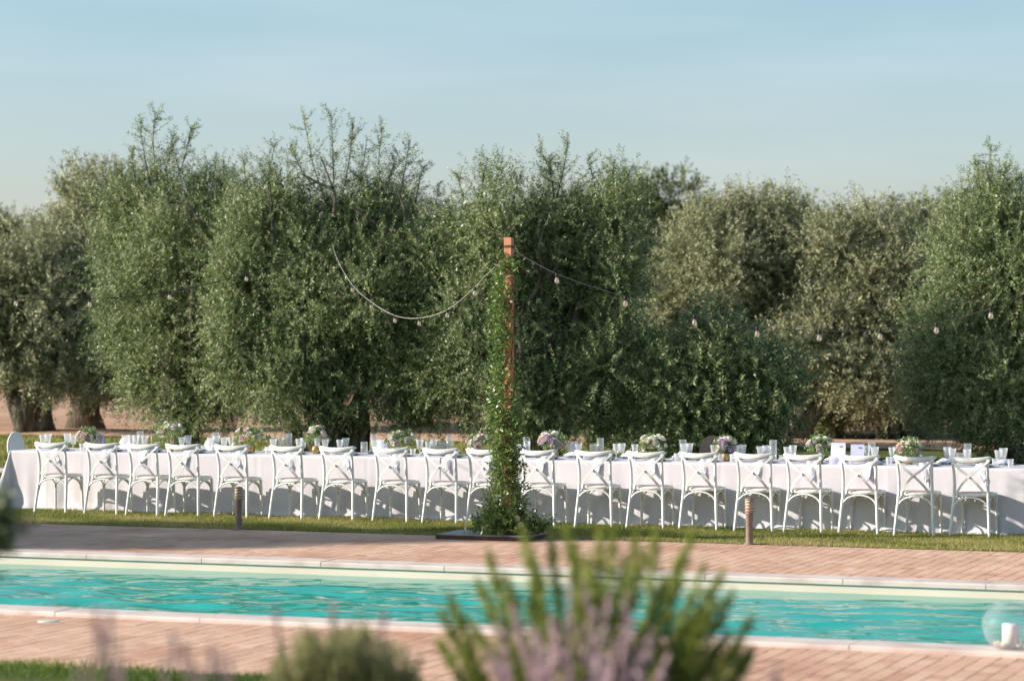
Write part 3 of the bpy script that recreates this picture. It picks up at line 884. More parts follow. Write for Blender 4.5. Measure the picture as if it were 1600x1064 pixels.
# ------------------------------------------------------------------ long table with cloth
TN0, TN1, TZ = 28.97, 29.89, .712
TU0, TU1 = u_at(17, TN0), -3.4
nseg = 5
segs = np.linspace(TU0, TU1, nseg + 1)
ordn = ['first', 'second', 'third', 'fourth', 'fifth', 'sixth', 'seventh', 'eighth', 'ninth', 'tenth', 'eleventh', 'twelfth', 'thirteenth', 'fourteenth', 'fifteenth',
        'sixteenth', 'seventeenth', 'eighteenth', 'nineteenth']
for i in range(nseg):
    a, b = segs[i] + .03, segs[i + 1] - .03
    t = empty('banquet_table', un((a + b) / 2, (TN0 + TN1) / 2), -TH, label='%s trestle table from the left, under the white cloth' % ordn[i], cat='table', group='trestle tables under the cloth')
    hw = (b - a) / 2; hd = (TN1 - TN0) / 2 - .02
    MB().bevbox(-hw, hw, -hd, hd, TZ - .04, TZ - .008).build('tabletop', M['timber'], t)
    for sx in (-1, 1):
        for sy in (-1, 1):
            MB().tube([(sx * (hw - .15), sy * (hd - .1), 0), (sx * (hw - .15), sy * (hd - .1), TZ - .04)], .018, 8).build('leg', M['rust'], t)

def cloth_seg(i):
    a, b = segs[i], segs[i + 1]
    rc = np.random.default_rng(60 + i)
    left, right = i == 0, i == nseg - 1
    # perimeter: back side, (left end), front side, (right end); outward direction and sharp-corner flag
    per = []
    def run(p, q, o, n):
        for k in range(n):
            t = k / n
            per.append((p[0] + (q[0] - p[0]) * t, p[1] + (q[1] - p[1]) * t, o[0], o[1], 0))
    nf = int((b - a) / .022)
    def arc(c, a0, a1, n=14):
        for k in range(n):
            t = k / n
            w = a0 + (a1 - a0) * t
            per.append((c[0], c[1], math.cos(w), math.sin(w), math.sin(math.pi * t)))
    ph = rc.uniform(0, 6, 12); am = rc.uniform(.3, 1, 12)
    front = []
    z_rows = [0, .02, .06, .12, .2, .3, .42, .54, .62, .68, .705]
    if left:
        run((b, TN1), (a, TN1), (0, 1), nf); arc((a, TN1), math.pi / 2, math.pi); run((a, TN1), (a, TN0), (-1, 0), 44); arc((a, TN0), math.pi, 1.5 * math.pi, 22); run((a, TN0), (b, TN0), (0, -1), nf)
        per.append((b, TN0, 0, -1, 0)); closed = False
    elif right:
        run((a, TN0), (b, TN0), (0, -1), nf); arc((b, TN0), -math.pi / 2, 0, 22); run((b, TN0), (b, TN1), (1, 0), 44); arc((b, TN1), 0, math.pi / 2); run((b, TN1), (a, TN1), (0, 1), nf)
        per.append((a, TN1, 0, 1, 0)); closed = False
    else:
        per = None
    mb = MB()
    def hang(u, n, ou, on, corner, z):
        dr = (TZ - z) / TZ
        s = u * 1.0 + n * 1.0
        fold = .011 * math.sin(s * 9.5 + ph[0]) * am[0] + .008 * math.sin(s * 17 + ph[1]) * am[1] + .004 * math.sin(s * 31 + ph[2]) * am[2]
        fold *= 1.9 * dr ** 1.2 * (.6 + .4 * math.sin(s * 1.3 + ph[3]))
        # pressed creases
        for cr, sg in creases:
            if abs(u - cr) < .02 and abs(on) > .9: fold += sg * .004 * (1 - abs(u - cr) / .02)
        # light horizontal wrinkle
        fold += .006 * math.sin(z * 19 + u * 1.7 + math.sin(u * 3 + ph[4]) * 2) * dr
        base = .012 + .018 * dr
        hem = .05 * max(0, dr - .93) / .07 * (1 + math.sin(s * 6 + ph[5]))
        out = base + fold + hem * .5 + corner * .24 * dr ** 1.05
        if ou < -.5 and corner == 0: out += .05 * dr
        return (u + ou * out, n + on * out, z)
    creases = [(a + (b - a) * f, random.Random(i * 9 + int(f * 100)).choice((1, -1))) for f in (.18, .36, .5, .68, .84)]
    if per is None:
        sides = []
        for (n_, on) in ((TN0, -1), (TN1, 1)):
            cols = [(a - .04 + (b - a + .04) * k / nf, n_, 0, on, 0) for k in range(nf + 1)]
            sides.append(cols)
    else:
        sides = [per]
    lift = .006 * (i % 2)
    for cols in sides:
        vs = []
        for z in z_rows:
            zz = z if z > 0 else .006
            for c in cols:
                x, y, q = hang(*c, zz)
                vs.append((x, y - (lift if c[3] < 0 else -lift), q))
        # rounded edge onto the top
        for c in cols: vs.append((c[0] + c[2] * .006, c[1] + c[3] * .006, TZ - .001 + lift))
        for c in cols: vs.append((c[0] - c[2] * .02, c[1] - c[3] * .02, TZ + lift))
        k = len(cols)
        fs = [(j * k + q, j * k + q + 1, (j + 1) * k + q + 1, (j + 1) * k + q) for j in range(len(z_rows) + 1) for q in range(k - 1)]
        mb.add(vs, fs, True)
    e0 = a if (left) else a - .04
    mb.add([(e0 + (.02 if left else 0), TN0 + .02, TZ + lift), (b - (.02 if right else 0), TN0 + .02, TZ + lift), (b - (.02 if right else 0), TN1 - .02, TZ + lift), (e0 + (.02 if left else 0), TN1 - .02, TZ + lift)], [(0, 1, 2, 3)])
    o = mb.build('tablecloth', M['cloth'])
    o.rotation_euler = (0, 0, -TH)
    names = ['white cloth at the left end of the table, its corner spread in a triangle', 'white cloth on the table behind the fifth to eighth chairs', 'white cloth in the middle of the table, behind the timber post',
             'white cloth on the table behind the twelfth to sixteenth chairs', 'white creased cloth at the right end of the table']
    tag(o, names[i], 'tablecloth', 'white tablecloths on the long table')
for i in range(nseg): cloth_seg(i)

# ------------------------------------------------------------------ chairs
def ribbon(mb, pts, w, t):
    """flat bar along pts lying roughly in the xz plane; w wide, t thick"""
    pts = [Vector(p) for p in pts]; vs = []
    for i, p in enumerate(pts):
        d = (pts[min(i + 1, len(pts) - 1)] - pts[max(i - 1, 0)]).normalized()
        nrm_ = Vector((0, 1, 0)); nrm_ = (nrm_ - d * nrm_.dot(d)).normalized(); s = d.cross(nrm_)
        vs += [p + s * w / 2 + nrm_ * t / 2, p + s * w / 2 - nrm_ * t / 2, p - s * w / 2 - nrm_ * t / 2, p - s * w / 2 + nrm_ * t / 2]
    fs = [(0, 1, 2, 3), tuple(len(vs) - 4 + k for k in (3, 2, 1, 0))]
    for i in range(len(pts) - 1):
        for k in range(4):
            k2 = (k + 1) % 4
            fs.append((i * 4 + k, i * 4 + k2, i * 4 + 4 + k2, i * 4 + 4 + k))
    mb.add(vs, fs, False)

def make_chair():
    c = empty('cross_back_chair')
    m = M['chair']
    for s in (-1, 1):
        p = smooth_path([(s * .212, -.275, 0), (s * .198, -.245, .2), (s * .182, -.205, .44), (s * .178, -.212, .62), (s * .186, -.245, .76), (s * .194, -.258, .825)])
        MB().tube(p, [.0148 + .003 * math.sin(math.pi * min(1, i / (len(p) * .75))) for i in range(len(p))], 8).build('back_leg', m, c)
        p = smooth_path([(s * .188, .185, 0), (s * .180, .172, .25), (s * .178, .165, .435)])
        MB().tube(p, [.0145 + .005 * i / len(p) for i in range(len(p))], 8).build('front_leg', m, c)
    # seat: bent frame ring and woven panel
    ring = []
    K = 40
    for k in range(K):
        w = 2 * math.pi * k / K
        x = math.copysign(abs(math.cos(w)) ** .62, math.cos(w)); y = math.copysign(abs(math.sin(w)) ** .62, math.sin(w))
        ring.append((x * (.200 + .018 * y), y * .198 - .006))
    mb = MB()
    prof = [(1.0, .428), (1.04, .436), (1.045, .452), (1.02, .464), (.97, .467), (.86, .464), (.85, .455)]
    vs = [(x * q, y * q, z) for q, z in prof for x, y in ring]
    fs = [(j * K + k, j * K + (k + 1) % K, (j + 1) * K + (k + 1) % K, (j + 1) * K + k) for j in range(len(prof) - 1) for k in range(K)]
    mb.add(vs, fs, True); mb.add([(x * .95, y * .95, .4285) for x, y in ring], [tuple(range(K))])
    mb.add([(x * 1.0, y * 1.0, .428) for x, y in ring] + [(x * .95, y * .95, .4285) for x, y in ring], [(k, K + k, K + (k + 1) % K, (k + 1) % K) for k in range(K)])
    st = mb.build('seat', m, c)
    mb = MB()
    vs = [(0, 0, .468)] + [(x * .6, y * .6, .470) for x, y in ring] + [(x * .88, y * .88, .4665) for x, y in ring]
    fs = [(0, 1 + k, 1 + (k + 1) % K) for k in range(K)] + [(1 + k, 1 + K + k, 1 + K + (k + 1) % K, 1 + (k + 1) % K) for k in range(K)]
    mb.add(vs, fs, True); mb.build('woven_panel', M['seat'], st)
    # top rail: bowed plank with rounded ends
    mb = MB(); n = 18; vs = []
    for i in range(n + 1):
        t = i / n * 2 - 1
        x = t * .232; y = -.300 + .070 * t * t
        e = math.sqrt(max(0, 1 - max(0, (abs(t) - .86) / .14) ** 2))
        hh = (.026 + .006 * (1 - t * t)) * max(e, .18)
        zc = .812 + .030 * t * t
        th_ = .0115
        for (dy, dz) in ((-th_, -hh * .75), (-th_ * .9, hh * .7), (0, hh), (th_ * .9, hh * .7), (th_, -hh * .75), (0, -hh)):
            vs.append((x, y + dy, zc + dz))
    fs = [(6 * i + k, 6 * i + (k + 1) % 6, 6 * i + 6 + (k + 1) % 6, 6 * i + 6 + k) for i in range(n) for k in range(6)]
    fs += [(5, 4, 3, 2, 1, 0), tuple(6 * n + k for k in range(6))]
    mb.add(vs, fs, True).build('top_rail', m, c)
    # crossed straps
    for s in (-1, 1):
        p = smooth_path([(s * .208, -.262, .822), (s * .10, -.288, .718), (0, -.292 - .004 * s, .642), (-s * .085, -.268, .558), (-s * .150, -.222, .468)], 3)
        mb = MB(); ribbon(mb, p, .025, .008); mb.build('back_strap', m, c)
    bt = MB().lathe([(0, -.0), (.009, 0), (.009, .012), (.0, .014)], 10).build('strap_button', m, c)
    bt.rotation_euler = (R(90), 0, 0); bt.location = (0, -.293, .642)
    # bent braces under the seat
    def arch(p, q, z0, h):
        pts = []
        for k in range(13):
            w = math.pi * k / 12
            t = .5 - .5 * math.cos(w)
            pts.append((p[0] + (q[0] - p[0]) * t, p[1] + (q[1] - p[1]) * t, z0 + h * math.sin(w) ** .85))
        MB().tube(pts, .0098, 7).build('brace', m, c)
    arch((-.186, -.222), (.186, -.222), .285, .135)
    for s in (-1, 1): arch((s * .183, -.21), (s * .178, .158), .285, .135)
    arch((-.172, .158), (.172, .158), .285, .135)
    return c

chair_px = [77, 156, 220, 283, 359, 445, 524, 608, 685.5, 755, 837.5, 926.5, 1007, 1090, 1176.5, 1253.5, 1340.5, 1427.5, 1514.5]
extra = ['white cross-back chair nearest the left end of the table', 'second white cross-back chair from the left, in front of the pink and white flowers', 'third white cross-back chair from the left',
         'fourth white cross-back chair from the left, in front of the tall white flowers', 'white cross-back chair just behind the left bollard light', 'sixth white cross-back chair from the left, right of the left bollard',
         'seventh white cross-back chair from the left, in front of the olive trunks', 'eighth white cross-back chair from the left, in front of round white and green flowers', 'second white cross-back chair left of the vine-covered post',
         'white cross-back chair partly hidden behind the vine-covered post', 'first white cross-back chair right of the vine-covered post', 'second white cross-back chair right of the vine-covered post',
         'third white cross-back chair right of the vine-covered post', 'white cross-back chair immediately left of the one behind the right bollard', 'white cross-back chair just behind the right bollard light', 'first white cross-back chair right of the right bollard',
         'third white cross-back chair from the right end, in front of the two cards', 'second white cross-back chair from the right edge', 'rightmost white cross-back chair']
ch0 = make_chair()
rotj = [3, 2, 0, 1, -1, -1, 0, -3, 0, 1, 0, 1, 2, 1, 0, -3, -3, -3, -4]
chairs = []
rc_ = random.Random(31)
for i, px in enumerate(chair_px):
    o = ch0 if i == 0 else copy_tree(ch0)
    n = 28.585 + .15 * min(1, i / 12) + rc_.uniform(-.03, .015)
    rz = -TH + R(rotj[i] * .8 + rc_.uniform(-2.5, 2.5))
    # put the rail's middle on its column
    off = Matrix.Rotation(rz, 3, 'Z') @ Vector((0, -.29, 0))
    nb = n + (off.x * sn + off.y * cs)
    u = u_at(px, nb) - (off.x * cs - off.y * sn)
    o.location = un(u, n, 0)
    o.rotation_euler = (0, 0, rz)
    tag(o, extra[i], 'chair', 'white cross-back chairs along the near side of the table')
    chairs.append((u, n))

# round-backed chairs on the far side and at the head of the table
def make_oval(mat, name='round_back_chair'):
    c = empty(name)
    mb = MB(); n = 20
    vs = []
    for k in range(n):
        w = 2 * math.pi * k / n
        x = .19 * math.cos(w); z = .72 + .21 * math.sin(w)
        for y in (.215, .24): vs.append((x, y + .05 * (z - .5), z))
    fs = [(2 * k, 2 * k + 1, (2 * k + 3) % (2 * n), (2 * k + 2) % (2 * n)) for k in range(n)]
    fs += [tuple(2 * k for k in range(n)), tuple(2 * k + 1 for k in reversed(range(n)))]
    mb.add(vs, fs, False).build('backrest', mat, c)
    K = 20
    mb = MB()
    rg = [(.21 * math.cos(2 * math.pi * k / K), .20 * math.sin(2 * math.pi * k / K)) for k in range(K)]
    mb.add([(x, y, z) for z in (.43, .47) for x, y in rg], [(k, (k + 1) % K, K + (k + 1) % K, K + k) for k in range(K)] + [tuple(range(K))[::-1], tuple(range(K, 2 * K))])
    mb.build('seat', mat, c)
    for sx in (-1, 1):
        MB().tube([(sx * .17, -.15, 0), (sx * .15, -.14, .43)], [.012, .018], 8).build('leg', mat, c)
        MB().tube([(sx * .17, .22, 0), (sx * .14, .16, .43), (sx * .12, .225, .56)], [.012, .018, .014], 8).build('leg', mat, c)
    return c
ov = make_oval(M['oval'])
ov.location = un(u_at(34, 30.55), 30.55); ov.rotation_euler = (0, 0, -TH + R(52)); ov.scale = (.62, .9, .94)
tag(ov, 'white round-backed chair standing across the left end of the table', 'chair', 'round-backed chairs around the table')
for (px, mat, lab) in ((182, M['oval'], 'white round-backed chair across the table, peeking above the second cross-back chair'),
                       (316, M['oval'], 'white round-backed chair across the table, between the fourth and fifth cross-back chairs'),):
    o = copy_tree(ov); o.location = un(u_at(px, 30.3), 30.3, -.0); o.rotation_euler = (0, 0, -TH); o.scale = (.55, .9, .90)
    tag(o, lab, 'chair', 'round-backed chairs around the table')
gh = make_oval(M['smoke']); gh.location = un(u_at(1108, 30.6), 30.6); gh.rotation_euler = (0, 0, -TH + R(8)); gh.scale = (.82, 1, 1.02)
tag(gh, 'smoky clear round-backed chair across the table, left of the lilac and white flowers', 'chair', 'round-backed chairs around the table')
o = copy_tree(ch0); o.location = un(TU0 - .62, 29.45); o.rotation_euler = (0, 0, -TH - R(90))
tag(o, 'white cross-back chair at the head of the table, cut by the left edge', 'chair', 'cross-back chair at the head of the table')

# ------------------------------------------------------------------ on the table
TT = TZ + .004
def near_chair(px):
    return min(range(19), key=lambda k: abs(chair_px[k] - px))
cname = ['leftmost chair', 'second chair', 'third chair', 'fourth chair', 'fifth chair', 'sixth chair', 'seventh chair',
         'eighth chair', 'second chair left of the post', 'chair hidden by the post', 'first chair right of the post', 'second chair right of the post', 'third chair right of the post', 'fourth chair right of the post',
         'chair behind the right bollard', 'first chair right of the right bollard', 'third chair from the right', 'second chair from the right', 'rightmost chair']
def make_goblet():
    g_ = empty('wine_goblet')
    MB().lathe([(0, 0), (.034, 0), (.034, .003), (.008, .008), (.006, .02), (.006, .055), (.010, .062)], 14).build('stem', M['glass'], g_)
    MB().lathe([(.010, .062), (.024, .07), (.030, .09), (.034, .115), (.038, .14), (.042, .168), (.0405, .168), (.030, .10), (.0, .072)], 16, smooth=False, jag=.93).build('bowl', M['glass'], g_)
    return g_
def make_tumbler():
    mb = MB().lathe([(0, 0), (.028, 0), (.031, .03), (.036, .088), (.0345, .088), (.029, .012), (0, .010)], 16, smooth=False, jag=.94)
    return mb.build('tumbler', M['glass'])
def make_cyl(h, r):
    return MB().lathe([(0, 0), (r, 0), (r, h), (r - .003, h), (r - .003, .012), (0, .012)], 22).build('glass_cylinder', M['tube_glass'])
cnt = {}
def side_label(kind, px, what, cat, group, o):
    k = near_chair(px)
    cnt.setdefault((kind, k), []).append((px, o, what, cat, group))
def finish_labels():
    for (kind, k), L in cnt.items():
        L.sort(key=lambda t: t[0])
        for j, (px, o, what, cat, group) in enumerate(L):
            if len(L) == 1: w = what + ' behind the ' + cname[k]
            else:
                pos = {2: ['left', 'right'], 3: ['left', 'middle', 'right']}.get(len(L), [ordn[q] + ' from the left' for q in range(9)])[j]
                w = '%s, %s behind the %s' % (what, {2: pos + ' one', 3: pos + ' one'}.get(len(L), pos), cname[k])
            tag(o, w, cat, group)
gob0 = make_goblet(); used = False
gob_px = [(67, 0), (75, 1), (105, 1), (114, 0), (146, 1), (196, 0), (205, 1), (212, 0), (226, 0), (284, 0), (294, 1), (329, 0), (338, 1), (350, 0), (361, 1), (427, 0), (439, 1), (467, 0), (474, 1), (496, 1), (508, 0),
          (531, 0), (540, 1), (585, 0), (597, 1), (656, 0), (669, 0), (678, 1), (735, 1), (746, 0), (823, 1), (890, 0), (897, 1), (904, 0), (963, 0), (972, 1), (992, 0), (1069, 0), (1077, 1), (1116, 0), (1150, 1), (1160, 0),
          (1188, 0), (1197, 1), (1230, 0), (1239, 1), (1354, 1), (1367, 0), (1394, 1), (1401, 0), (1480, 1), (1488, 0), (1511, 0), (1560, 0), (1568, 1)]
rj = random.Random(4)
for px, row in gob_px:
    n = (29.30 if row == 0 else 29.52) + rj.uniform(-.04, .04)
    o = gob0 if not used else copy_tree(gob0); used = True
    o.location = un(u_at(px, n), n, TT); o.rotation_euler = (0, 0, rj.uniform(0, 3)); q = rj.uniform(1.04, 1.16); o.scale = (q, q, q)
    side_label('g', px, 'cut-glass goblet', 'wine glass', 'cut-glass goblets on the table', o)
tum0 = make_tumbler(); used = False
for px in [92, 128, 222, 233, 302, 318, 372, 418, 455, 520, 548, 612, 645, 712, 790, 850, 915, 952, 985, 1058, 1126, 1145, 1222, 1300, 1330, 1389, 1452, 1500, 1555, 1579]:
    n = 29.20 + rj.uniform(-.03, .05)
    o = tum0 if not used else tum0.copy()
    if used: COL.objects.link(o)
    used = True
    o.location = un(u_at(px, n), n, TT); o.rotation_euler = (0, 0, rj.uniform(0, 3))
    side_label('t', px, 'short water tumbler', 'glass', 'water tumblers on the table', o)
cyl0 = make_cyl(.23, .042); used = False
for px, h, row in [(219, 1, 1), (337, 1, 1), (451, 1.0, 1), (584, 1.02, 1), (569, .72, 0), (702, 1, 1), (690, .68, 1), (823, 1, 1), (938, 1, 1), (927, .68, 1), (1067, .98, 1), (1208, 1.12, 0), (1362, 1, 1), (1512, 1.0, 1), (1500, .66, 0)]:
    n = 29.62 if row else 29.12
    o = cyl0 if not used else cyl0.copy()
    if used: COL.objects.link(o)
    used = True
    o.location = un(u_at(px, n), n, TT); o.scale = (1, 1, h)
    side_label('c', px, 'tall glass cylinder' if h > .9 else 'low glass cylinder', 'candle holder', 'glass candle cylinders', o)
# the beige candle stick between the third and fourth chairs
o = MB().lathe([(0, 0), (.02, 0), (.02, .008), (.0105, .012), (.0105, .17), (.002, .175), (0, .18)], 10).build('taper_candle', M['shell']); o.location = un(u_at(237, 29.4), 29.4, TT)
tag(o, 'slim beige candle standing between the third and fourth chairs', 'candle')

# plates, each with a navy rim, and napkins falling over the table edge
def make_plate():
    p = MB().lathe([(0, .006), (.09, .006), (.125, .014), (.128, .013), (.09, .001), (0, .001)], 28).build('dinner_plate', M['plate'])
    MB().lathe([(.1265, .0125), (.133, .0145), (.1335, .0165), (.1265, .0155)], 28).build('rim', M['rim'], p)
    return p
pl0 = make_plate()
def make_napkin(seed):
    r_ = random.Random(seed)
    # folded linen: rises on the plate, runs over the edge and hangs in a point
    w = .070; n = 12; mpts = 7
    vs = []
    drop = .135 + r_.uniform(-.02, .04); sk = r_.uniform(-.05, .06)
    prof = [(.16, .012), (.10, .026), (.05, .024), (0, .018), (-.06, .012), (-.115, .008), (-.142, -.004), (-.158, -.03), (-.166, -.07), (-.172, -.11), (-.178, -drop * .85), (-.182, -drop)]
    for i, (y, z) in enumerate(prof):
        t = i / (len(prof) - 1)
        hw = w * (1 - .55 * max(0, t - .45) / .55) * (.75 + .25 * math.sin(t * 2.5 + .4))
        for k in range(mpts):
            s = k / (mpts - 1) * 2 - 1
            rip = .010 * math.sin(s * 4 + seed + t * 2)
            dz = -.045 * (1 - abs(s)) * (max(0, t - .75) / .25)
            vs.append((s * hw + sk * t * t, y - (abs(rip) + .006 * (1 - abs(s)) if t > .5 else 0), z + (rip + .012 * (1 - s * s) if t < .5 else 0) + dz))
    fs = [(i * mpts + k, i * mpts + k + 1, (i + 1) * mpts + k + 1, (i + 1) * mpts + k) for i in range(len(prof) - 1) for k in range(mpts - 1)]
    nv = len(vs)
    mb = MB(); mb.add(vs, fs, True)
    me = mb.mesh('linen_napkin', M['napkin'])
    return me
naps = [make_napkin(k * 3 + 1) for k in range(6)]
firstp = True
for i, (u, n) in enumerate(chairs):
    px = chair_px[i] + 18
    pn = TN0 + .155
    uu_ = u_at(px, pn) + rj.uniform(-.02, .03)
    p = pl0 if firstp else copy_tree(pl0); firstp = False
    p.location = un(uu_, pn, TT)
    tag(p, 'blue-grey plate with dark rim, near side, behind the ' + cname[i], 'plate', 'dinner plates on the near side')
    o = bpy.data.objects.new('linen_napkin', naps[i % 6]); COL.objects.link(o)
    o.location = un(uu_ + rj.uniform(-.02, .02), pn - .006, TT + .004); o.rotation_euler = (0, 0, -TH + R(rj.uniform(-16, 16)))
    sol = o.modifiers.new('thickness', 'SOLIDIFY'); sol.thickness = .003
    tag(o, 'pale napkin hanging over the table edge behind the ' + cname[i], 'napkin', 'linen napkins over the table edge')
    # place setting across the table
    p2 = copy_tree(pl0); p2.location = un(uu_ + .1, TN1 - .17, TT)
    tag(p2, 'blue-grey plate on the table\'s far side, facing the ' + cname[i], 'plate', 'dinner plates on the far side')
    mb = MB()
    vs = []
    for a_ in range(7):
        for b_ in range(7):
            s, t = a_ / 3 - 1, b_ / 3 - 1
            vs.append((s * .10, t * .075, .012 + .045 * (1 - s * s) * (1 - t * t) + .008 * math.sin(s * 5 + i) * math.cos(t * 4)))
    mb.add(vs, [(a_ * 7 + b_, a_ * 7 + b_ + 1, a_ * 7 + b_ + 8, a_ * 7 + b_ + 7) for a_ in range(6) for b_ in range(6)], True)
    q = mb.build('folded_napkin', M['napkin']); q.location = un(uu_ + .1, TN1 - .17, TT + .008); q.rotation_euler = (0, 0, rj.uniform(-.5, .5))
    tag(q, 'crumpled napkin on the table\'s far side, facing the ' + cname[i], 'napkin', 'linen napkins on the far side')

# cards
for px, w, h, n, lab in [(157, .105, .19, 29.46, 'white menu card standing beside the pink and white flowers'), (598, .13, .175, 29.5, 'lilac-white card standing left of the round white and green flowers'),
                         (813, .13, .15, 29.5, 'lilac-white card standing just right of the vine-covered post'), (1310, .165, .235, 29.22, 'larger lilac-white card, right of the white and violet flowers'),
                         (1340, .15, .215, 29.40, 'lilac-white card beside the larger one, third chair from the right')]:
    c = empty('table_card', un(u_at(px, n), n, TT), -TH + R(rj.uniform(-8, 8)), label=lab, cat='card')
    mt = Matrix.Rotation(R(-9), 4, 'X'); mt2 = Matrix.Rotation(R(9), 4, 'X')
    MB().box(-w / 2, w / 2, -.001, .001, 0, h, Matrix.Translation((0, -.03, 0)) @ mt).build('front_panel', M['card'], c)
    MB().box(-w / 2, w / 2, -.001, .001, 0, h * .995, Matrix.Translation((0, .033, 0)) @ mt2).build('back_panel', M['card'], c)
    pts = [Matrix.Translation((0, -.0335, 0)) @ mt @ Vector((w * (.05 + .035 * q), 0, h * (.82 + .05 * math.sin(q * 2.1)))) for q in range(9)]
    MB().tube(pts, .0014, 4).build('printed_mark', M['ink'], c)

# flowers
def rose_mesh(r, mat, seed):
    r_ = random.Random(seed); mb = MB()
    for ringi, (cnt_, rr, tilt, z) in enumerate(((5, 1.0, .55, -.1), (5, .78, .30, .12), (4, .5, .12, .25), (3, .26, .0, .32))):
        for k in range(cnt_):
            a = 2 * math.pi * (k + .4 * ringi) / cnt_ + r_.uniform(-.2, .2)
            wd = 1.25 * math.pi / cnt_
            vs = []
            for (h, f) in ((-.5, .35), (.0, .95), (.35, 1.0), (.55, .9 + tilt * .5)):
                for s in (-1, 0, 1):
                    q = a + s * wd
                    R_ = r * rr * f * (1 if s == 0 else .93)
                    vs.append((R_ * math.cos(q), R_ * math.sin(q), r * (z + h * (.9 if s == 0 else .75))))
            mb.add(vs, [(3 * j + k2, 3 * j + k2 + 1, 3 * j + k2 + 4, 3 * j + k2 + 3) for j in range(3) for k2 in (0, 1)], True)
    mb.add([(r * .5 * math.cos(k), r * .5 * math.sin(k), -.3 * r) for k in range(6)], [tuple(range(6))])
    return mb.mesh('rose', mat)
ROSE = {c: [rose_mesh(1, M['petal_' + c], s) for s in range(2)] for c in 'wplg'}
def bloom(parent, loc, r, col, rj):
    o = bpy.data.objects.new('rose', ROSE[col][rj.randrange(2)]); COL.objects.link(o); o.parent = parent
    o.location = loc; o.scale = (r, r, r)
    d = Vector(loc) - Vector((0, 0, .1)); d.normalize()
    o.rotation_euler = d.to_track_quat('Z', 'Y').to_euler()
def arrangement(px, top, half, n, cols, label, seed, big=.034, lift=0):
    k = un(0, n).y and 1
    loc = un(u_at(px, n), n, TT)
    D = loc.y; m = D / F
    root = empty('flower_arrangement', loc, 0, label=label, cat='flowers', group='flower arrangements down the table')
    H = HC - (top - HY) * m - TT; Rr = half * m
    r_ = random.Random(seed); nr = np.random.default_rng(seed)
    MB().lathe([(0, 0), (.038, 0), (.052, .03), (.055, .06), (.045, .085), (.047, .09), (.042, .088), (0, .07)], 16).build('vase', M['brass'], root)
    cz = .09 + (H - .09) * .42
    rad = (Rr, Rr * .9, (H - .09) * .52)
    nb = 17
    for q in range(nb):
        d = nr.normal(size=3); d[1] = -abs(d[1]) if q % 4 else d[1]; d = d / np.linalg.norm(d)
        if d[2] < -.5: d[2] = -d[2]
        f = r_.uniform(.85, 1.12)
        bloom(root, (d[0] * rad[0] * f, d[1] * rad[1] * f, cz + d[2] * rad[2] * f), big * r_.uniform(.75, 1.25), cols[q % len(cols)], r_)
    M_ = 75
    d = nrm(nr.normal(size=(M_, 3))); d[:, 2] = np.where(d[:, 2] < -.6, -d[:, 2], d[:, 2])
    B = np.array([0, 0, cz]) + d * np.array(rad) * .45
    parts = [shoots(B, nrm(d + nr.normal(0, .3, d.shape) + np.array([[0, 0, .25]])), nr.uniform(.05, .11, M_) * (1 + Rr), 4, .032, .017, (0, 0, -.1), nr)]
    B2 = np.array([0, 0, cz]) + nr.normal(0, .02, (7, 3)); D2_ = nrm(nr.normal(0, .55, (7, 3)) + np.array([[0, 0, 1.0]]))
    parts.append(shoots(B2, D2_, nr.uniform(.8, 1.15, 7) * (H - cz + .05), 7, .020, .007, (0, 0, 0), nr, spread=.5))
    V, Q, T = join(parts)
    f_ = link('foliage', np_mesh('foliage', V, Q, M['paleleaf'], T), root); f_['kind'] = 'stuff'
arrangement(139, 671, 17, 29.42, 'pwpw', 'pink and white flower arrangement behind the second chair from the left', 1)
arrangement(266, 660, 25, 29.42, 'wwpwg', 'tall loose white flower arrangement behind the fourth chair from the left', 2, .030)
arrangement(392, 668, 27, 29.42, 'wgwgp', 'wide white and green flower arrangement right of the left bollard', 3, .032)
arrangement(494, 666, 18, 29.36, 'pwwg', 'blush and white flower arrangement in front of the olive trunks', 4)
arrangement(628, 674, 23, 29.42, 'wwgw', 'round white and green flower arrangement behind the eighth chair from the left', 5)
arrangement(750, 680, 20, 29.42, 'wpgp', 'blush flower arrangement half hidden by the vine-covered post', 6)
arrangement(866, 674, 23, 29.32, 'wpwl', 'large cream rose arrangement just right of the vine-covered post', 7, .043)
arrangement(1020, 680, 23, 29.42, 'wwgw', 'cream rose arrangement behind the third chair right of the post', 8, .036)
arrangement(1134, 683, 17, 29.30, 'wlwl', 'cream and lilac flower arrangement left of the right bollard', 9, .038)
arrangement(1280, 683, 24, 29.42, 'wgwl', 'white hydrangea and violet flower arrangement right of the right bollard', 10, .034)
arrangement(1420, 688, 21, 29.36, 'wpwg', 'cream and pink flower arrangement behind the second chair from the right', 11, .034)
finish_labels()

# ------------------------------------------------------------------ timber post with vine on a square base
PB = un(u_at(770, 26.55), 26.55)
pbx = un(u_at(795, 26.62), 26.62)
def post_thing(loc, label, vine=True):
    root = empty('timber_post', loc, -TH, label=label, cat='post')
    MB().bevbox(-.040, .040, -.040, .040, 0, 3.10, .004).build('shaft', M['timber'], root)
    mb = MB()
    for zz in (3.01, 2.995):
        mb.tube([(x * .044, y * .044, zz + .004 * math.sin(x * 3 + y)) for x, y in ((-1, -1), (1, -1), (1, 1), (-1, 1), (-1, -1))], .004, 5)
    mb.build('wire_tie', M['black'], root)
    return root
post = post_thing(pbx + Vector((0, 0, .055)), 'red-brown square timber post wrapped in a leafy green vine')
o = empty('post_base', un(u_at(770, 26.66), 26.66), -TH, label='low dark steel tray with grey stone slab under the timber post', cat='base')
MB().box(-.52, .52, -.32, .32, 0, .042).build('frame', M['rust'], o)
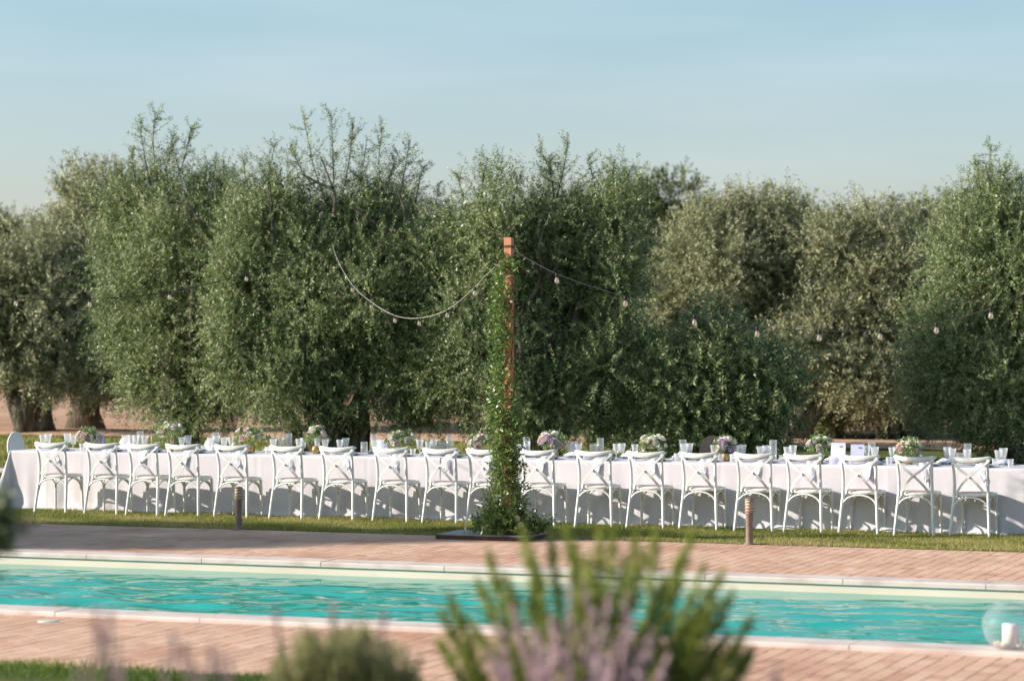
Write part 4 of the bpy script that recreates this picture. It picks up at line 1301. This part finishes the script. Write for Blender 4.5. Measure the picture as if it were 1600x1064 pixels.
MB().bevbox(-.508, -.002, -.308, .308, .0425, .0545, .004).build('slab', M['slate'], o)
MB().bevbox(.004, .508, -.308, .308, .0425, .0545, .004).build('slab', M['slate'], o)

# vine: stems and ruscus leaves thick at the foot, thin at the top
r_ = np.random.default_rng(77)
vine = empty('vine_garland', pbx + Vector((0, 0, .06)), 0, label='leafy ruscus garland winding up the timber post, bushy at its foot', cat='garland')
parts = []
def vcol(z):      # half-width of the garland at height z, and its sideways offset
    z = np.asarray(z)
    w = np.interp(z, [0, .08, .2, .45, .9, 1.3, 1.7, 2.0, 2.5, 2.8, 2.95], [.45, .33, .205, .135, .095, .095, .075, .056, .066, .05, .025])
    off = np.interp(z, [0, .5, 1.0, 1.4, 1.8, 2.2, 2.6, 2.95], [-.05, -.03, -.03, -.035, -.065, -.08, -.05, .0])
    return w, off
m_ = 1310
z = np.concatenate([r_.uniform(0, .25, 420), r_.uniform(.2, 1.45, 560), r_.uniform(1.4, 2.95, 330)])
w, off = vcol(z)
a = r_.uniform(0, 6.28, m_); rad = np.sqrt(r_.uniform(.0, 1, m_)) * w * .8
B = np.stack([off + rad * np.cos(a), -.03 + rad * np.sin(a) * np.where(z < .3, .75, 1), z], 1)
side = np.stack([np.cos(a), np.sin(a), np.zeros(m_)], 1)
D = nrm(side * .7 + np.where(z[:, None] > .25, 1, .25) * np.array([[0, 0, -.55]]) + r_.normal(0, .5, (m_, 3)))
parts.append(shoots(B, D, r_.uniform(.08, .2, m_), 5, .055, .020, (0, 0, -.2), r_))
# stray sprigs
st = [(-.06, .62), (-.10, .5), (.08, 1.02), (.06, .75), (.07, .9), (-.10, 1.3), (-.09, 1.52), (.05, 1.52), (-.14, .33), (.10, .55), (.13, .32), (-.08, 2.2), (.05, 1.6)]
B = np.array([(x, -.05, z_) for x, z_ in st]); D = nrm(np.array([(math.copysign(1, x), -.15, .1 + .3 * ((i * 7) % 3 - 1)) for i, (x, z_) in enumerate(st)]))
parts.append(shoots(B, D, np.full(len(st), .17), 5, .045, .014, (0, 0, -.3), r_))
# right-hand tuft of pale eucalyptus at the foot
B = np.array([.30, -.05, .02]) + r_.normal(0, .06, (60, 3)) * np.array([1, .6, .2]); B[:, 2] = np.abs(B[:, 2])
parts.append(shoots(B, nrm(r_.normal(0, .45, (60, 3)) + np.array([[.15, 0, 1]])), r_.uniform(.1, .3, 60), 6, .04, .018, (0, 0, -.2), r_))
V, Q, T = join(parts)
keep = V.reshape(-1, 4, 3)[:, :, 2].min(1) > -.004
Vq = V.reshape(-1, 4, 3)[keep].reshape(-1, 3); Tq = T.reshape(-1, 4)[keep].ravel()
f_ = link('vine_leaves', np_mesh('vine_leaves', Vq, np.arange(len(Vq)).reshape(-1, 4), M['vine'], Tq), vine); f_['kind'] = 'stuff'
mb = MB()
rv = random.Random(8)
for s in range(5):
    pts = []; ph = rv.uniform(0, 6); tt = rv.uniform(1.6, 2.8)
    for k in range(26):
        zz = 2.9 * k / 25 * (1 if s < 3 else .6); an = ph + zz * tt
        rr = .07 + .02 * math.sin(zz * 5 + s)
        pts.append((rr * math.cos(an), rr * math.sin(an), zz))
    mb.tube(pts, .005, 5)
mb.build('vine_stems', M['twig'], vine)
for k, (x, y, z_, c, q) in enumerate([(.12, -.26, .10, 'w', .032), (.09, -.24, .17, 'w', .024), (.33, -.12, .33, 'w', .035), (-.45, -.1, .06, 'w', .02), (.17, -.27, .05, 'p', .022), (-.02, -.13, 1.72, 'w', .022), (-.11, -.08, 2.02, 'w', .018), (.03, -.09, 2.42, 'w', .018)]):
    bloom(vine, (x, y, z_), q, c, rv)

# ------------------------------------------------------------------ bollard lights
def make_bollard():
    b = empty('bollard_light')
    MB().lathe([(0, 0), (.058, 0), (.058, .008), (.047, .014), (0, .014)], 20).build('base_plate', M['taupe'], b)
    MB().lathe([(.036, .01), (.036, .31), (.042, .315), (.042, .325), (.0, .325)], 20).build('column', M['taupe'], b)
    MB().lathe([(0, .325), (.040, .325), (.040, .455), (0, .455)], 18).build('lens', M['amber'], b)
    for k in range(4):
        z = .335 + k * .031
        MB().lathe([(.038, z + .012), (.053, z + .003), (.054, z - .001), (.038, z + .006)], 20).build('louvre', M['taupe'], b)
    MB().lathe([(.0, .452), (.046, .452), (.049, .458), (.047, .466), (.0, .474)], 20).build('cap', M['taupe'], b)
    for k in range(3):
        w = k * 2.094 + .5
        MB().tube([(.045 * math.cos(w), .045 * math.sin(w), .318), (.045 * math.cos(w), .045 * math.sin(w), .456)], .004, 6).build('rod', M['taupe'], b)
    return b
b0 = make_bollard()
b0.location = un(u_at(375, 26.84), 26.80, 0); tag(b0, 'short taupe bollard light by the fifth chair, left of the post', 'bollard light', 'bollard lights at the edge of the lawn')
b1 = copy_tree(b0); b1.location = un(u_at(1171, 26.80), 26.80, 0); tag(b1, 'short taupe bollard light in front of the chairs, right of the post', 'bollard light', 'bollard lights at the edge of the lawn')

# ------------------------------------------------------------------ string lights
def string_light(pts, bulbs, rad, mat, label, sub=6):
    root = empty('string_lights', pts[0], label=label, cat='string lights', group='festoon strings on the timber post')
    o0 = Vector(pts[0])
    path = [p - o0 for p in smooth_path(pts, sub)]
    MB().tube(path, rad, 6).build('cable', mat, root)
    first = None
    for (px, D) in bulbs:
        # nearest point on the cable in the column
        best = min(path, key=lambda p: abs((p + o0).x / (p + o0).y * F + 800 - px))
        sk = MB().lathe([(0, .006), (.014, .006), (.016, -.004), (.0155, -.035), (.012, -.038), (0, -.038)], 10).build('socket', M['black'], root)
        sk.location = best
        bl = MB().lathe([(.012, -.036), (.015, -.046), (.020, -.058), (.024, -.072), (.022, -.086), (.013, -.098), (.0, -.101)], 14).build('bulb', M['bulb'], sk)
        MB().tube([(-.006, 0, -.045), (-.008, 0, -.085), (0, 0, -.092), (.008, 0, -.085), (.006, 0, -.045)], .0022, 5).build('filament', M['filament'], sk)
PT = pbx + Vector((0, 0, 3.05))
# right string, towards a second post outside the picture on the right
EP = un(u_at(1830, 24.5), 24.5)
c = [PT, at(870, 428, 27.9), at(977, 464, 27.5), at(1085, 493, 27.1), at(1183, 511, 26.8), at(1280, 517, 26.5), at(1375, 515, 26.2), at(1463, 505, 25.9), at(1548, 482, 25.6), at(1700, 430, 25.2), Vector((EP.x, EP.y, 3.0))]
string_light(c, [(877, 0), (977, 0), (1085, 0), (1183, 0), (1277, 0), (1375, 0), (1463, 0), (1548, 0)], .0046, M['black'], 'black festoon cable with clear bulbs running from the post top to the right')
# swag going back towards the trees on the left
c = [PT + Vector((0, 0, -.08)), at(757, 432, 31), at(742, 449, 31.5), at(699, 484, 33), at(655, 497, 34.5), at(617, 493, 36), at(580, 472, 37.5), at(551, 446, 39), at(530, 412, 40.5), at(520, 385, 41.2)]
string_light(c, [(742, 0), (699, 0), (656, 0), (617, 0), (581, 0), (551, 0)], .0034, M['greycable'], 'grey festoon cable with clear bulbs swagged from the post back into the olive tree')
c = [at(-160, 440, 29.5), at(0, 463, 30.5), at(140, 467, 32), at(265, 456, 34), at(385, 428, 36.5), at(450, 405, 38.5), at(505, 380, 41)]
string_light(c, [(18, 0), (143, 0), (267, 0), (385, 0)], .0058, M['black'], 'black festoon cable with clear bulbs running from the left edge into the olive tree')
post_thing(Vector((EP.x, EP.y, 0)), 'plain timber post outside the picture on the right')
lp = at(-160, 440, 29.5); post_thing(Vector((lp.x, lp.y, 0)), 'plain timber post outside the picture on the left')

# ------------------------------------------------------------------ candle bowl, lid
CB = un(u_at(1580, 18.36), 18.36, .036)
bw = empty('candle_bowl', CB, label='clear round glass bowl with a candle on the near pool coping', cat='glass bowl')
Rb = .20
prof = [(0, 0), (.10, 0)]
for k in range(15):
    w = -math.pi / 2 + .53 + (math.pi - .53 - .62) * k / 14
    prof.append((Rb * math.cos(w), .155 + .178 * math.sin(w)))
prof.append((.112, .305)); prof.append((.108, .303))
MB().lathe(prof, 40).build('bowl', M['bowl_glass'], bw)
MB().tube([(.113 * math.cos(k * math.pi / 14), .113 * math.sin(k * math.pi / 14), .307) for k in range(29)], .0035, 6, cap=False).build('rim', M['tube_glass'], bw)
cd = MB().lathe([(0, .016), (.058, .016), (.058, .155), (.054, .163), (.02, .160), (0, .158)], 28).build('pillar_candle', M['wax']); cd.location = CB + Vector((-.0, 0, .004))
tag(cd, 'white pillar candle standing inside the glass bowl by the pool', 'candle')
MB().tube([(0, 0, .158), (.002, 0, .172)], .0015, 5).build('wick', M['black'], cd)
mb = MB(); rs_ = random.Random(6)
for k in range(120):
    a = rs_.uniform(0, 6.28); q = math.sqrt(rs_.uniform(.25, 1)) * .128; z = .008 + rs_.uniform(0, .02) + .18 * max(0, q - .095)
    s = rs_.uniform(.007, .014); mt = Matrix.Translation((q * math.cos(a), q * math.sin(a), z + .01)) @ Matrix.Rotation(rs_.uniform(0, 6), 4, Vector((rs_.random(), rs_.random(), rs_.random())).normalized())
    vs = [mt @ Vector(p) for p in ((s, 0, 0), (-s, 0, 0), (0, s * .8, 0), (0, -s * .8, 0), (0, 0, s * .6), (0, 0, -s * .6))]
    mb.add(vs, [(0, 2, 4), (2, 1, 4), (1, 3, 4), (3, 0, 4), (2, 0, 5), (1, 2, 5), (3, 1, 5), (0, 3, 5)], True)
sh = mb.build('shells', M['shell']); sh.location = CB; tag(sh, 'cream shells and pebbles around the candle in the glass bowl', 'shells', kind='stuff')
o = MB().lathe([(0, .005), (.07, .005), (.078, .003), (.08, 0), (.08, -.01)], 28).build('skimmer_lid', M['lid']); o.location = un(u_at(75, 17.82), 17.82, .002)
for k in range(2): pass
tag(o, 'round white plastic skimmer lid in the bricks near the pool, at left', 'lid')

# ------------------------------------------------------------------ foreground planting on the bank, out of focus
def spikes(name, label, cat, base, tips, mat, needles, nl, nw, r0, seed, stem_r=.004, droop=0):
    """upright stems clothed in needles: tips are world points"""
    base = Vector(base); root = empty(name, base, label=label, cat=cat)
    r_ = np.random.default_rng(seed); parts = []; mb = MB()
    for tip in tips:
        t_ = Vector(tip) - base
        b = Vector((t_.x * .28 + r_.normal(0, .03), t_.y * .3 + r_.normal(0, .03), 0))
        c1 = b + Vector((t_.x * .25, t_.y * .25, t_.z * .45))
        pts = smooth_path([b, c1, t_], 6)
        mb.tube(pts, [stem_r * (1 - .7 * i / (len(pts) - 1)) for i in range(len(pts))], 4, cap=False)
        t = r_.uniform(.22, 1, needles)
        idx = t * (len(pts) - 1); i0 = np.minimum(idx.astype(int), len(pts) - 2); fr = (idx - i0)[:, None]
        PA = np.array([tuple(p) for p in pts])
        P = PA[i0] * (1 - fr) + PA[i0 + 1] * fr; Dr = nrm(PA[i0 + 1] - PA[i0])
        D = nrm(Dr * .9 + r_.normal(0, .62, (needles, 3)))
        taper = np.clip((1.06 - t) * 5, .35, 1)
        V, Q = leaf_arrays(P, D, nl * taper * r_.uniform(.7, 1.2, needles), nw, r=r_)
        tone = np.clip(.25 + .5 * t + r_.normal(0, .15, needles), 0, 1)
        parts.append((V, Q, np.repeat(tone, 4)))
    V, Q, T = join(parts)
    mb.build('stems', M['stem'], root)
    f = link('foliage' if mat is not M['mauve'] else 'flowers', np_mesh('foliage', V, Q, mat, T), root); f['kind'] = 'stuff'
    return root
rf = random.Random(12)
DB_ = 8.3
tips = [(763, 862), (815, 820), (860, 834), (884, 822), (939, 820), (960, 818), (994, 834), (1025, 830), (1083, 828), (1100, 882), (1131, 890), (1145, 925), (1176, 965), (702, 930), (688, 955), (684, 1000),
        (918, 869), (840, 880), (790, 900), (1060, 870), (1010, 860), (975, 870), (900, 850), (1120, 940), (1160, 1000), (735, 970), (830, 925), (1040, 900), (1090, 950), (745, 905), (1140, 985), (1175, 1020), (725, 1020)]
tw = [at(x, y, DB_ + rf.uniform(-.3, .35)) for x, y in tips]
for k in range(30):
    x = rf.gauss(965, 105); y = 880 + abs(x - 930) * .45 + rf.uniform(0, 130)
    tw.append(at(x, y, DB_ + rf.uniform(-.4, .4)))
bz = Vector((at(930, 0, DB_).x, DB_, .58))
spikes('evergreen_bush', 'large blurred bush of upright yellow-green spikes in front of the pool', 'bush', bz, tw, M['spike'], 700, .046, .0085, .1, 5)
# flowering mauve spikes before it
D7 = 7.7
tips = [(798, 940), (890, 905), (911, 902), (952, 930), (980, 926), (777, 968), (1021, 980), (1045, 1022), (830, 975), (860, 960), (930, 950), (990, 965), (810, 1000), (870, 1000), (760, 1010), (1000, 1010), (960, 1000), (905, 980),
        (840, 1030), (790, 1045), (930, 1030), (1030, 1050), (980, 1045), (890, 1045)]
tw = [at(x, y, D7 + rf.uniform(-.2, .2)) for x, y in tips] + [at(rf.uniform(745, 1010), rf.uniform(995, 1070), D7 + rf.uniform(-.25, .25)) for k in range(12)]
spikes('lavender_plant', 'blurred mauve-flowering plant in front of the green spiky bush', 'lavender', Vector((at(905, 0, D7).x, D7, .6)), tw, M['mauve'], 190, .028, .013, .1, 6)
# sage dome at lower left
D8 = 8.3
tw = []
for k in range(210):
    a = rf.uniform(-1, 1); e = math.sqrt(1 - a * a)
    x = 533 + 112 * a + rf.gauss(0, 14); y = 1078 - 100 * e * rf.uniform(.5, 1.1) * (1 + .12 * math.sin(a * 9)) + rf.gauss(0, 6)
    tw.append(at(x, y, D8 + rf.uniform(-.26, .26)))
spikes('sage_bush', 'blurred rounded grey-green bush at lower left of the middle', 'bush', Vector((at(533, 0, D8).x, D8, .6)), tw, M['sage'], 100, .030, .012, .1, 7)
# tall lavender stalks, very close and very soft
def stalks(pts, D, label, seed, base_px):
    r_ = random.Random(seed)
    base = Vector((at(base_px, 0, D).x, D, .6))
    root = empty('lavender_plant', base, label=label, cat='lavender')
    mb = MB(); parts = []; nr = np.random.default_rng(seed)
    for (x, y) in pts:
        tip = at(x, y, D + r_.uniform(-.2, .2)) - base
        p = smooth_path([Vector((tip.x * .35, tip.y * .4, 0)), Vector((tip.x * .75, tip.y * .7, tip.z * .55)), tip], 5)
        mb.tube(p, .0025, 4, cap=False)
        ax = (p[-1] - p[-4]).normalized(); m = 70
        t = nr.uniform(0, 1, m)
        P = np.array(tip)[None] - np.array(ax)[None] * (t[:, None] * .085)
        V, Q = leaf_arrays(P, nrm(nr.normal(0, .8, (m, 3)) + np.array(ax)[None] * .6), .013, .009, r=nr)
        parts.append((V, Q, np.repeat(np.clip(nr.normal(.45, .2, m), 0, 1), 4)))
    V, Q, T = join(parts)
    mb.build('stems', M['stem'], root)
    f = link('flowers', np_mesh('flowers', V, Q, M['mauve'], T), root); f['kind'] = 'stuff'
stalks([(150, 945), (172, 955), (160, 985), (185, 1005), (168, 1020), (140, 1030), (190, 1040), (120, 1045), (175, 1050)], 6.6, 'very blurred pinkish lavender stalks at the lower left', 14, 165)
stalks([(288, 1000), (330, 1005), (300, 1030), (270, 985), (345, 1020), (315, 1045), (360, 1030), (255, 1030)], 6.9, 'very blurred lavender stalks between the left stalks and the grey-green bush', 15, 305)
stalks([(430, 950), (520, 942), (600, 952)], 7.2, 'thin blurred stalks rising above the grey-green bush', 16, 520)
stalks([(1215, 1040), (1208, 1052)], 7.0, 'single thin blurred stalk right of the spiky bush', 17, 1212)
# shrub twig entering at the left edge
Dd = 8.6
nr = np.random.default_rng(3)
sb = Vector((at(-60, 0, Dd).x, Dd, .6))
root = empty('shrub', sb, label='dark green blurred shrub tip at the left edge', cat='bush')
cc = np.array(at(-22, 830, Dd) - sb)
B = cc[None] + nr.normal(0, 1, (260, 3)) * np.array([[.030, .05, .045]])
V, Q, T = shoots(B, nrm(nr.normal(0, .6, (260, 3)) + np.array([[0, 0, .6]])), np.full(260, .07), 6, .028, .014, (0, 0, 0), nr)
f = link('foliage', np_mesh('foliage', V, Q, M['leafA'], T * .4), root); f['kind'] = 'stuff'
MB().tube([(0, 0, 0), (cc[0] * .6, cc[1], cc[2] * .5), tuple(cc)], [.012, .01, .006], 6).build('stems', M['twig'], root)
